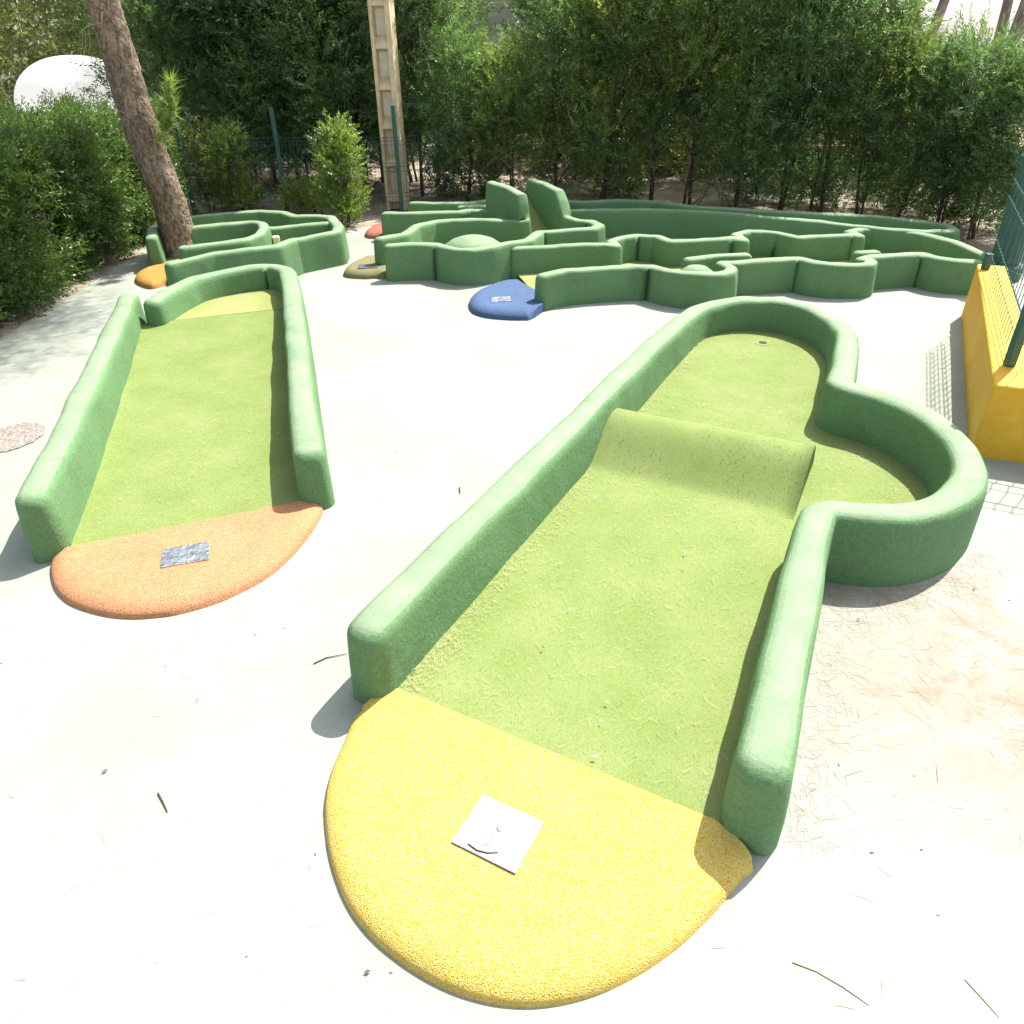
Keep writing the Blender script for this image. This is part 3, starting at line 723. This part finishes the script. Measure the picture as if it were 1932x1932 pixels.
# ---- dry and green undergrowth beyond the screen
rng = np.random.default_rng(51)
V, cs = clump_crown(rng, .1, 1.25, lambda t: .75*math.sin(math.pi*(.3+.6*t)), 45, 22, .22, .2, 9, .07, .016, 1, .3)
BUSH = np_mesh('foliage', V, 4); BSTEM = mesh_of(trunk_mesh(rng, .9, .02, cs, .3, 14, 3))
for px, Y, s, dry in ((1080, 14.2, .8, 1), (1190, 14.6, .9, 1), (1290, 14.3, .9, 1), (1400, 14.2, 1.0, 1), (1490, 14.4, .95, 1), (1590, 13.8, .9, 1), (1010, 14.5, .7, 0), (1140, 13.6, .4, 0), (1340, 13.5, .42, 0), (1250, 13.7, .38, 0), (1530, 13.3, .4, 0), (1690, 13.6, .8, 1)):
    p = AT(px, 300, Y)
    o = empty('dry_shrub' if dry else 'green_shrub', (0, 0, 0), 'brown dry leaved shrub behind the timber rail fence' if dry else 'small fresh green shrub at the foot of the timber rail fence', 'shrub', 'dry shrubs behind the timber fence' if dry else 'small green shrubs by the timber fence')
    me = BUSH.copy(); me.materials.append(L_DRY if dry else L_SHRUB)
    for nm, m_ in (('stem', BSTEM), ('foliage', me)):
        c = bpy.data.objects.new(nm, m_); col.objects.link(c); c.parent = o
        if not m_.materials: m_.materials.append(TWIG)
    o.location = (p.x, Y, 0); o.scale = (s,)*3; o.rotation_euler.z = px
for k_, (px, Y, s) in enumerate(((1168, 11.7, .46), (1432, 11.2, .48), (1515, 10.9, .40), (1585, 10.7, .44), (1668, 10.6, .40), (1725, 10.2, .44), (1800, 9.7, .36), (1875, 9.4, .5), (840, 11.9, .4), (910, 11.9, .36))):
    p = AT(px, 330, Y)
    o = empty('low_shrub', (0, 0, 0), 'low dark green shrub filling the gap between stems of the cypress screen', 'shrub', 'low shrubs between the stems of the screen')
    me = BUSH.copy(); me.materials.append(L_CYP)
    for nm, m_ in (('stem', BSTEM), ('foliage', me)):
        c = bpy.data.objects.new(nm, m_); col.objects.link(c); c.parent = o
    o.location = (p.x, Y, 0); o.scale = (s,)*3; o.rotation_euler.z = px
# timber rail fence + two fallen poles
tf = empty('timber_fence', (4, 13, 0), 'low timber post and rail fence seen through the stems of the screen', 'fence')
fa, fb = Vector((.2, 13.4, 0)), Vector((9.5, 11.9, 0))
for i in range(8):
    p = fa.lerp(fb, i/7); MB().tube([p, p+Vector((0, 0, .62))], .035, 8).build('post', WOOD, tf)
MB().tube([fa+Vector((0, -.04, .5)), fb+Vector((0, -.04, .5))], .026, 8).build('rail', WOOD, tf)
MB().tube([fa+Vector((0, -.04, .26)), fb+Vector((0, -.04, .26))], .026, 8).build('rail', WOOD, tf)
for (a, b, lab) in (((1066, 336), (1150, 376), 'pale timber pole sloping down to the right beside the right fin wall'), ((1345, 379), (1458, 353), 'pale timber pole sloping up to the right among the stems')):
    pa, pb = (AT(*a, 11.9), AT(*b, 11.9))
    tag(MB().tube([pa, pb], .03, 8).build('timber_pole', WOOD), lab, 'pole', 'loose timber poles')
# ---- pale buildings beyond
bd = empty('pale_building', (0, 26, 0), 'pale grey building glimpsed above the middle of the cypress screen', 'building')
p0 = AT(840, 90, 21.); p1 = AT(1030, 90, 21.)
MB().box(((p0.x+p1.x)/2, 22.5, 2.2), p1.x-p0.x, 3, 4.4).build('wall', GREYW, bd)
MB().box(((p0.x+p1.x)/2, 22.5, 4.5), p1.x-p0.x+.5, 3.5, .2).build('roof', ROOF, bd)
hut = empty('hut', (9, 19, 0), 'low hut with pale sheet roof glimpsed through the right of the screen', 'hut')
q = AT(1435, 150, 17.0)
MB().box((q.x, 18, .55), 2.2, 1.8, 1.1).build('wall', surf('hut_wall', ((.3, (.3, .25, .2)), (.7, (.42, .36, .3))), 3), hut)
rm = MB()
for i in range(28):
    x = q.x-1.3+i*2.6/28; zc = .012 if i % 2 else 0
    rm.add([(x, 16.9, 1.12+zc), (x+2.6/28, 16.9, 1.12+.012-zc), (x+2.6/28, 19.1, 1.75+.012-zc), (x, 19.1, 1.75+zc)], [(0, 1, 2, 3)])
rm.build('roof', ROOF, hut)
# ---- white dome beyond the hedge
q = AT(128, 205, 13.0); top = AT(128, 106, 13.0)
dm = empty('dome_tent', (q.x, 13.5, 0), 'white rounded dome tent rising behind the left hedge', 'tent')
prof = []
for i in range(15):
    a = i/14*math.pi/2; prof.append((.86*math.cos(a)**.9 if a < 1.56 else .01, max(.0, q.z)+(top.z-max(0, q.z))*math.sin(a)))
prof = [(.84, 0.0), (.86, q.z*.5)] + prof
prof = [(r_*1.08, z_) for r_, z_ in prof]
MB().lathe((q.x, 13.5, 0), prof, 40).build('cover', WHITE, dm, True)
for k in range(2):
    a = k*math.pi/2+.45
    arc = [Vector((q.x+r_*1.002*math.cos(a)*s, 13.5+r_*1.002*math.sin(a)*s, z)) for s, it in ((1, prof), (-1, prof[::-1])) for r_, z in it]
    MB().tube(arc, .007, 6).build('seam', WHITE, dm)

# ---- left hedge
rng = np.random.default_rng(61)
hx0, hx1, hy0, hy1, hz = -5.5, -4.2, 3.0, 10.6, 1.24
hedge = empty('conifer_hedge', (-4.8, 7, 0), 'dense clipped conifer hedge along the left edge of the concrete', 'hedge')
ncl = 760
ft = rng.random(ncl)
C = np.empty((ncl, 3)); C[:, 1] = rng.uniform(hy0, hy1, ncl)
front = ft < .62
C[front, 0] = hx1 - rng.random(front.sum())**1.5*.30; C[front, 2] = rng.uniform(.05, hz-.06, front.sum())
C[~front, 0] = rng.uniform(hx0, hx1, (~front).sum()); C[~front, 2] = hz - rng.random((~front).sum())*.22
bul = .05*np.sin(C[:, 1]*2.1+C[:, 2]*3) + .035*np.sin(C[:, 1]*4.7+1)
C[:, 0] += bul - .10*(C[:, 2]/hz)**2; C[:, 2] += (.06*np.sin(C[:, 1]*3.1))*(C[:, 2] > .9)
idx = np.repeat(np.arange(ncl), 30)
off = unit(rng.normal(size=(len(idx), 3)))*(rng.random(len(idx))**.6*.17*rng.uniform(.6, 1.3, ncl)[idx])[:, None]
off[:, 0] *= .7
P = C[idx]+off; D = unit(off)*.7 + np.array([.5, -.1, .35]) + rng.normal(size=P.shape)*.35
link('foliage', np_mesh('foliage', sprays(rng, P, D, rng.uniform(.1, .22, len(P)), 9, .048, .0085), 4), L_HEDGE, hedge, False)
sm = MB()
for i in range(26):
    y = hy0 + (hy1-hy0)*i/25 + rng.uniform(-.1, .1); x = rng.uniform(-4.75, -4.4)
    for k in range(3):
        sm.tube([(x, y, -.02), (x+rng.uniform(-.1, .15), y+rng.uniform(-.15, .15), .45), (x+rng.uniform(-.2, .2), y+rng.uniform(-.3, .3), .95)], [.018, .012, .005], 5, False)
sm.build('stems', TWIG, hedge, True)
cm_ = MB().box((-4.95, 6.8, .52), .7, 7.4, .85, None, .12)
cm_.build('dark_filler', surf('shaded_filler', ((.35, (.012, .018, .008)), (.6, (.03, .035, .016))), 20, 1, ((25, 1, .08),)), hedge, True)  # dark box fills the hedge against see-through, inner shade in its colour
q = Vector((-4.12, 6.25, 1.02))
V = sprays(rng, np.tile(np.array([q.x, q.y, q.z]), (26, 1))+rng.normal(size=(26, 3))*.03, np.array([.25, .12, -.8])+rng.normal(size=(26, 3))*.25, rng.uniform(.15, .28, 26), 8, .06, .006)
o = link('dead_sprig', np_mesh('dead_sprig', V, 4), L_TAN, hedge, False); o['label'] = 'dead tan sprig hanging in the hedge'

# ---- leaning pine
pine = empty('pine_tree', G(344, 488), 'leaning pine with bare rough trunk and a tuft of new shoots, beside the amber tee', 'tree')
b = G(344, 488)
def vert_at(px, py, base):   # height on the plane x-z through the base (y = base.y)
    return AT(px, py, base.y)
ax_px = [(349,490,.178),(341,455,.172),(319,380,.167),(284,290,.162),(249,190,.156),(221,90,.15),(193,0,.146)]
axis = [vert_at(x, y, b) for x, y, _ in ax_px]
tip = axis[-1]; d = (axis[-1]-axis[-2]).normalized()
radii = []
for (x, y, r_), p in zip(ax_px, axis): radii.append(r_)
p = tip.copy(); k = 0
while p.z < 5.6:
    p = p + (d*.6+Vector((.12*k*.2, -.02, .05))).normalized()*.5; axis.append(p.copy()); radii.append(max(.06, .165-.01*k)); k += 1
axis[0].z = -.06
# resample + bark relief
tm = MB(); ring = 28; vs = []; fs = []; rows = 0
for i in range(len(axis)-1):
    m_ = max(3, int((axis[i+1]-axis[i]).length/.03))
    for k in range(m_):
        t = k/m_; p = axis[i].lerp(axis[i+1], t); r_ = radii[i]*(1-t)+radii[i+1]*t
        if p.z < .25: r_ *= 1+.28*(1-max(0, p.z)/.25)**2
        for j in range(ring):
            w = 2*math.pi*j/ring; n_ = Vector((math.cos(w), math.sin(w), 0))
            s = Vector((n_.x*1.6, n_.y*1.6, p.z*2.2))
            rr_ = r_*(1 + .10*noise.noise(s*2.2) + .09*(abs(noise.noise(s*Vector((5, 5, 2.4)).length*.8))-.2) + .05*noise.noise(s*9))
            vs.append(p + n_*rr_)
        rows += 1
for i in range(rows-1):
    for j in range(ring): fs.append((i*ring+j, i*ring+(j+1) % ring, (i+1)*ring+(j+1) % ring, (i+1)*ring+j))
tm.add(vs, fs)
rng = np.random.default_rng(71)
ctop = axis[-1]
cl = []
for i in range(44):
    a = rng.uniform(0, 6.28); r_ = rng.uniform(.3, 2.4); z = rng.uniform(4.2, 6.4)
    cl.append(Vector((ctop.x+r_*math.cos(a)+.2, ctop.y+r_*math.sin(a)*.9, z)))
for i in range(22): cl.append(Vector((rng.uniform(-2.9, -1.55), rng.uniform(7.3, 9.4), rng.uniform(4.9, 5.5))))
for c in cl[:30]+cl[-22:]:
    kk = min(len(axis)-1, max(7, int(len(axis)-1-rng.integers(0, 5)))); tm.tube([axis[kk], axis[kk].lerp(c, .5)+Vector((0, 0, .15)), c], [.045, .03, .012], 6, False)
tm.build('trunk', BARK, pine, True)
def tufts(rng, C, n_per, L, w, spread):
    idx = np.repeat(np.arange(len(C)), n_per); B = C[idx]+rng.normal(size=(len(idx), 3))*spread
    dirs = unit(rng.normal(size=(len(idx), 3))+[0, 0, .5]); Ls = L*rng.uniform(.6, 1.2, (len(idx), 1))
    s = unit(np.cross(dirs, rng.normal(size=dirs.shape)))*w
    return np.stack([B-s, B+s, B+dirs*Ls], 1).reshape(-1, 3)
C = np.array([[c.x, c.y, c.z] for c in cl])
link('crown', np_mesh('crown', tufts(rng, C, 420, .2, .004, .24), 3), L_PINE, pine, False)
# tuft of shoots on the trunk
cc = []
for (x, y) in ((300,262),(308,235),(318,215),(322,190),(315,240),(328,232),(296,225),(322,170),(310,275),(326,205),(302,200),(320,155)):
    p = AT(x, y, b.y-.12); cc.append((p.x, p.y+rng.uniform(-.12, .1), p.z))
cc = np.array(cc); dirs = []
idx = np.repeat(np.arange(len(cc)), 75); B = cc[idx]+rng.normal(size=(len(idx), 3))*.016
dv_ = unit(rng.normal(size=B.shape)*.45+np.array([.3, -.1, .6])); s = unit(np.cross(dv_, rng.normal(size=dv_.shape)))*.0042
V = np.stack([B-s, B+s, B+dv_*rng.uniform(.08, .17, (len(B), 1))], 1).reshape(-1, 3)
o = link('shoot_tuft', np_mesh('shoot_tuft', V, 3), L_SHOOT, pine, False); o['label'] = 'bright green tuft of young needles growing from the trunk'
tw = MB()
pts = [AT(x, y, b.y-.16) for x, y in ((193,22),(192,44),(170,47),(155,56),(150,66))]
tw.tube(pts, [.006, .006, .005, .004, .002], 5)
for x0, x1 in ((155,152),(160,158),(150,146),(166,168)): tw.tube([AT(x0, 56, b.y-.16), AT((x0+x1)/2+3, 75, b.y-.16), AT(x1, 104, b.y-.18)], [.003, .003, .001], 4)
o = tw.build('dead_twig', L_TAN, pine); o['label'] = 'pale dead twig drooping from the trunk'

# ---- shrubs by the mesh fence
def shrub(px, py, H, rw, seed, lab, mat, ncl=34):
    rng = np.random.default_rng(seed)
    V, cs = clump_crown(rng, .06, H, lambda t: rw*(.55+.6*math.sin(math.pi*(.1+.8*t)))*(1 if t < .7 else 1-(t-.7)*1.9), ncl, 24, .13, .14, 9, .05, .0085, 1, .7)
    o = empty('shrub', (0, 0, 0), lab, 'shrub', 'shrubs along the mesh fence')
    a = link('foliage', np_mesh('foliage', V, 4), mat, None, False); a.parent = o
    s = link('stem', mesh_of(trunk_mesh(rng, H*.85, .02, cs, .06, 12, 2)), TWIG, None, True); s.parent = o
    o.location = G(px, py); return o
shrub(654, 426, 1.05, .2, 81, 'bright green bushy shrub standing alone left of the concrete pole', L_SHRUB, 44)
shrub(455, 398, .95, .26, 82, 'green shrub right of the pair behind the maze lane', L_SHRUB, 34)
shrub(402, 396, 1.0, .24, 83, 'taller open shrub left of the pair behind the maze lane', L_CYP2, 24)
shrub(590, 402, .32, .3, 84, 'low green shrub at the foot of the mesh fence', L_SHRUB, 16)

# ---- mesh fences
def mesh_panel(a, b, z0, z1, parent, fold=.03, sp=.05, wr=.0024):
    a = Vector(a); b = Vector(b); L = (b-a).length; d = (b-a)/L; n_ = Vector((-d.y, d.x, 0))
    mb = MB(); H = z1-z0
    fz = [0, .10*H, .16*H, .22*H, .52*H, .58*H, .64*H, .88*H, .93*H, .98*H, H]
    fo = [0, 0, fold, 0, 0, fold, 0, 0, fold, 0, 0]
    k = 0
    while k*sp <= L:
        p = a + d*(k*sp)
        mb.tube([p + n_*o_ + Vector((0, 0, z0+z)) for z, o_ in zip(fz, fo)], wr, 4, False); k += 1
    for z, o_ in zip(fz[1:-1], fo[1:-1]):
        p, q_ = a + n_*(o_+.004) + Vector((0, 0, z0+z)), b + n_*(o_+.004) + Vector((0, 0, z0+z))
        mb.tube([p, q_], wr*1.2, 4, False)
    return mb.build('mesh_panel', WIRE, parent)
mf = empty('mesh_fence', (-2, 10.9, 0), 'dark green welded mesh fence in front of the trees on the left', 'fence')
A0 = Vector((-4.2, 10.75, 0)); A1 = Vector((-2.98, 10.85, 0)); A2 = Vector((-1.42, 10.72, 0)); A3 = Vector((-.3, 11.6, 0))
for a, b_ in ((A0, A1), (A1, A2), (A2, A3)): mesh_panel(a, b_, .04, .92, mf)
for p, h_ in ((A0, 1.25), (A1, 1.25), (A2, 1.27)): MB().box((p.x, p.y-.035, h_/2), .05, .05, h_, None, .006).build('post', GPAINT, mf)
# ---- concrete pole
pl = empty('concrete_pole', (-1.52, 11.05, 0), 'tall pale concrete pole with stepped recesses, behind the mesh fence', 'pole')
Mz = Matrix.Rotation(R(-8), 3, 'Z')
Hp = 7.5; cx, cy = -1.50, 10.95
def P3(v): return Mz @ Vector(v) + Vector((cx, cy, 0))
def pbox(mb, c, s): return mb.box(P3(c), *s, Mz, .006)
pbox(MB(), (-.105, 0, Hp/2), (.045, .24, Hp)).build('flange', CONCY, pl)
pbox(MB(), (.105, 0, Hp/2), (.065, .24, Hp)).build('flange', CONCY, pl)
pbox(MB(), (-.005, .03, Hp/2), (.152, .08, Hp)).build('web', CONC, pl)
z = .08
while z < Hp:
    rb = MB()
    rb.add([P3((x, y, zz)) for x in (-.081, .071) for y, zz in ((-.0115, z), (-.11, z+.03), (-.11, z+.07), (-.0115, z+.17))], [(0, 1, 2, 3), (7, 6, 5, 4), (0, 4, 5, 1), (1, 5, 6, 2), (2, 6, 7, 3), (3, 7, 4, 0)])
    rb.build('step_rib', CONCY, pl); z += .44

# ---- yellow wall at the right with mesh fence on top
yw = empty('yellow_wall', G(1820, 801), 'low thick bright yellow painted wall with a corner, at the right edge', 'wall')
def prism(mb, poly, z0, z1):
    n = len(poly); mb.add([(x, y, z0) for x, y in poly]+[(x, y, z1) for x, y in poly], [tuple(range(n-1, -1, -1)), tuple(range(n, 2*n))]+[(i, (i+1) % n, (i+1) % n+n, i+n) for i in range(n)]); return mb
zt = .42
t0 = G(1844, 497, zt); t1 = G(1876, 725, zt)
dd = (t0-t1).normalized(); nn = Vector((dd.y, -dd.x, 0))
fr = (G(1932, 899)-G(1868, 889)).normalized()
thick = .21
o0 = t1; o1 = t0
far_in = t0 + nn*thick
i1 = t1 + fr*2.6; 
inner = t1 + fr*(thick/abs(fr.dot(nn)))
n_f = Vector((-fr.y, fr.x, 0))
i_far = i1 + n_f*thick
corner_in = inner + dd*(thick/abs(dd.dot(n_f)))
poly = [(o1.x, o1.y), (o0.x, o0.y), (i1.x, i1.y), (i_far.x, i_far.y), (corner_in.x, corner_in.y), (far_in.x, far_in.y)]
wm = prism(MB(), poly, -.03, zt)
w_ = wm.build('wall_body', YELLOWP, yw)
bv = w_.modifiers.new('bevel', 'BEVEL'); bv.width = .015; bv.segments = 3
mf2 = empty('mesh_fence', t1, 'dark green mesh fence standing on the yellow wall at the right edge', 'fence')
m0 = G(1858, 508, zt); m1 = G(1903, 690, zt); m2 = i1 + n_f*.12
m0.z = m1.z = m2.z = 0
mesh_panel(m0, m1, zt+.03, zt+1.0, mf2, .035, .10, .0024)
mesh_panel(m1, m2, zt+.03, zt+1.0, mf2, .035, .075, .003)
for p, h_ in ((m0, .12), (m1, 1.06), (m1.lerp(m2, .8), 1.06)): MB().box((p.x, p.y, zt+h_/2), .05, .05, h_, None, .008).build('post', GPAINT, mf2)
# ---- fluted green lamp post
lp = empty('fluted_post', (0, 0, 0), 'dark green fluted post with a collar, behind the yellow wall', 'post')
q = G(1838, 545) + Vector((.42, .35, 0)); 
MB().lathe((0, 0, 0), ((.17, 0), (.17, .12), (.15, .14)), 24).build('base', GPAINT, lp).parent = lp
s_ = MB().lathe((0, 0, .14), ((.125, 0), (.12, .55), (.115, .86)), 32, .07).build('shaft', GPAINT, lp)
c_ = MB().lathe((0, 0, 1.0), ((.125, 0), (.145, .02), (.145, .05), (.12, .07)), 24).build('collar', GPAINT, lp)
u_ = MB().lathe((0, 0, 1.07), ((.09, 0), (.085, .3), (.06, .36))).build('neck', GPAINT, lp)
for ch in lp.children: ch.matrix_parent_inverse = Matrix.Identity(4)
lp.location = q
# ---- dry grass beyond the yellow wall
def grass(name, c, lab, seed, n, H, mat):
    rng = np.random.default_rng(seed)
    B = np.array(c)+np.c_[rng.normal(size=n)*.16, rng.normal(size=n)*.16, np.zeros(n)]
    a = rng.uniform(0, 6.283, n); o_ = rng.uniform(.1, .7, n); h_ = H*rng.uniform(.5, 1.1, n)
    M_ = B + np.c_[np.cos(a)*o_*h_*.35, np.sin(a)*o_*h_*.35, h_*.65]; T = B + np.c_[np.cos(a)*o_*h_*.9, np.sin(a)*o_*h_*.9, h_*(1-.4*o_)]
    s = np.c_[-np.sin(a), np.cos(a), 0*a]*.0018
    V = np.concatenate([np.stack([B-s, B+s, M_+s, M_-s], 1), np.stack([M_-s, M_+s, T+s*.25, T-s*.25], 1)]).reshape(-1, 3)
    return tag(link(name, np_mesh(name, V, 4), mat, None, False), lab, 'grass')
for k_, q_ in enumerate(((.88, 1.3), (1.0, .6))):
    gq = t1 + nn*q_[0] + dd*q_[1]
    grass('dry_grass_clump', (gq.x, gq.y, 0), ('clump of dry tan grass behind the middle of the mesh on the yellow wall', 'clump of dry tan grass behind the corner post on the yellow wall')[k_], 93+k_, 900, .62, L_TAN)
g1 = t1 + nn*.95 + dd*2.0
grass('dry_grass_clump', (g1.x, g1.y, 0), 'clump of dry grass next to the foot of the fluted green post', 92, 1300, .75, L_TAN)

# ================================================================== litter
rng = np.random.default_rng(101)
polys = {'yellow': [(p[0], p[1]) for p in polyY]}
n = 2400
X = rng.uniform(-3.9, 3.6, n); Y = rng.uniform(.4, 8.5, n)**1.0
ex = 700
X[:ex] = rng.normal(1.75, .45, ex); Y[:ex] = rng.normal(2.0, .42, ex)
Z = np.full(n, .004)
n2 = 2600
tX = []; 
A = np.array(polyY); x2 = rng.uniform(A[:, 0].min(), A[:, 0].max(), n2*3); y2 = rng.uniform(A[:, 1].min(), A[:, 1].max(), n2*3)
ok = poly_inside(polys['yellow'], x2, y2); x2 = x2[ok][:n2]; y2 = y2[ok][:n2]
Q = np.array([(p.x, p.y) for p in quad]); x3 = rng.uniform(Q[:, 0].min(), Q[:, 0].max(), 2600); y3 = rng.uniform(Q[:, 1].min(), Q[:, 1].max(), 2600)
ok = poly_inside([tuple(q_) for q_ in Q], x3, y3); x3 = x3[ok]; y3 = y3[ok]
on_turf = poly_inside(polys['yellow'], X, Y) | poly_inside([tuple(q_) for q_ in Q], X, Y)
X = X[~on_turf]; Y = Y[~on_turf]; Z = np.full(len(X), .0015)
z3 = np.array([.056 + .10*max(0, min(1, (Vector((x, y))-Vector(quad[0])).dot(nrm)/Lr))**2 for x, y in zip(x3, y3)])
turfn = len(x2)+len(x3)
X = np.r_[X, x2, x3]; Y = np.r_[Y, y2, y3]; Z = np.r_[Z, np.full(len(x2), .058), z3+.004]
ia = rng.integers(0, 5, 1500); ta = rng.random(1500)
WP = np.array([(p.x, p.y) for p in wY]); e_ = WP[ia]*(1-ta[:, None])+WP[ia+1]*ta[:, None] + np.array([LP.x, LP.y])*(.095+np.abs(rng.normal(size=1500))[:, None]*.05)
ia = rng.integers(22, len(WP)-1, 1100); ta = rng.random(1100); dw = WP[ia+1]-WP[ia]; dw /= np.linalg.norm(dw, axis=1, keepdims=True)
o_ = WP[ia]*(1-ta[:, None])+WP[ia+1]*ta[:, None] + np.c_[-dw[:, 1], dw[:, 0]]*(.10+np.abs(rng.normal(size=1100))[:, None]*.09)
turfn += 1500
X = np.r_[o_[:, 0], X, e_[:, 0]]; Y = np.r_[o_[:, 1], Y, e_[:, 1]]; Z = np.r_[np.full(1100, .0015), Z, np.full(1500, .058)]
n = len(X); a = rng.uniform(0, 6.283, n); L = rng.uniform(.02, .085, n); big = rng.random(n) < .10; L[big] *= rng.uniform(1.3, 2.4, big.sum())
L[-turfn:] = rng.uniform(.012, .045, turfn)
bend = rng.normal(size=n)*.14; w = rng.uniform(.0004, .0008, n)
B = np.c_[X, Y, Z]; d = np.c_[np.cos(a), np.sin(a), 0*a]; s = np.c_[-np.sin(a), np.cos(a), 0*a]
M_ = B + d*(L*.5)[:, None] + s*(bend*L*.4)[:, None]; T = B + d*L[:, None]; T[:, 2] += .0005; M_[:, 2] += .001
w[-turfn:] *= .7; bend[-turfn:] *= 2
ws = s*w[:, None]
V = np.stack([B-ws, M_-ws, T, M_+ws, B+ws], 1).reshape(-1, 3)
V = V.reshape(-1, 5, 3)
tag(link('fallen_needles', np_mesh('fallen_needles', V[:-turfn].reshape(-1, 3), 5), NEEDLE, None, False), 'fallen pine needles strewn over the pale concrete', 'needles', None, 'stuff')
tag(link('dry_clippings', np_mesh('dry_clippings', V[-turfn:].reshape(-1, 3), 5), CLIP, None, False), 'dry pale needles and clippings lying on the turf of the two front lanes', 'clippings', None, 'stuff')
# petals, crumbs
n = 300
X = rng.uniform(-3.5, 3.2, n); Y = rng.uniform(.6, 7, n); Zb = np.where(poly_inside(polys['yellow'], X, Y) | poly_inside([tuple(q_) for q_ in Q], X, Y), .066, .006)
a = rng.uniform(0, 6.283, n); L = rng.uniform(.004, .012, n); W = L*rng.uniform(.3, .6, n)
B = np.c_[X, Y, Zb]; d = np.c_[np.cos(a), np.sin(a), 0*a]*L[:, None]; s = np.c_[-np.sin(a), np.cos(a), 0*a]*W[:, None]
up = np.array([0, 0, .003])
tag(link('fallen_petals', np_mesh('fallen_petals', np.stack([B-d, B+s*.8+up, B+d+up*.3, B-s*.8+up], 1).reshape(-1, 3), 4), PETAL, None, False), 'small pale petals and dark crumbs scattered over concrete and turf', 'petals', None, 'stuff')
STALK = surf('dry_stalk', ((.3, (.13, .095, .05)), (.7, (.2, .15, .09))), 8, .9)
# a few single twigs
def twig(pts, r_, lab, z, mat=None):
    P_ = [G(x, y, z) for i, (x, y) in enumerate(pts)]
    tag(MB().tube(P_, [r_]*(len(P_)-1)+[r_*.5], 6).build('twig', mat or TWIG, None, True), lab, 'twig')
twig([(298,1496),(307,1512),(316,1532)], .0028, 'short straight dark twig on bare concrete at lower left', .004)
twig([(592,1252),(615,1241),(655,1233)], .0022, 'thin curved twig left of the yellow lane wall end', .004)
twig([(883,1592),(900,1604),(920,1609),(940,1608)], .0016, 'small curved twig lying on the metal plate of the yellow tee', .0628)
twig([(1495,1816),(1540,1833),(1590,1862),(1640,1897)], .0012, 'long thin stalk on the concrete at lower right', .0015, STALK)
twig([(1820,1848),(1850,1880),(1885,1920)], .0011, 'thin straight stalk near the bottom right corner', .0015, STALK)
twig([(867,920),(868,930)], .005, 'dark crumb of bark between the two front lanes', .005)

# ================================================================== light
SUN_EL, SUN_AZ = R(56), R(46)          # azimuth from +X towards +Y
sun = bpy.data.objects.new('sun', bpy.data.lights.new('sun', 'SUN')); col.objects.link(sun)
sdir = Vector((math.cos(SUN_EL)*math.cos(SUN_AZ), math.cos(SUN_EL)*math.sin(SUN_AZ), math.sin(SUN_EL)))
sun.rotation_euler = sdir.to_track_quat('Z', 'Y').to_euler()
sun.data.energy = 4.8; sun.data.angle = R(.5); sun.data.color = (1, .96, .89)
w = bpy.data.worlds.new('World'); sc.world = w; w.use_nodes = True
nt = w.node_tree; bg = nt.nodes['Background']
sky = nt.nodes.new('ShaderNodeTexSky'); sky.sky_type = 'NISHITA'; sky.sun_disc = False
sky.sun_elevation = SUN_EL; sky.sun_rotation = R(90)-SUN_AZ; sky.air_density = 1.0; sky.dust_density = 2.2; sky.ozone_density = 1.0
hs = nt.nodes.new('ShaderNodeHueSaturation'); hs.inputs['Saturation'].default_value = .5
nt.links.new(sky.outputs[0], hs.inputs['Color']); nt.links.new(hs.outputs[0], bg.inputs[0]); bg.inputs[1].default_value = .15
sc.view_settings.view_transform = 'Standard'; sc.view_settings.look = 'None'; sc.view_settings.gamma = 1
sc.view_settings.exposure = 1.25
sc.cycles.max_bounces = 6; sc.cycles.transparent_max_bounces = 8
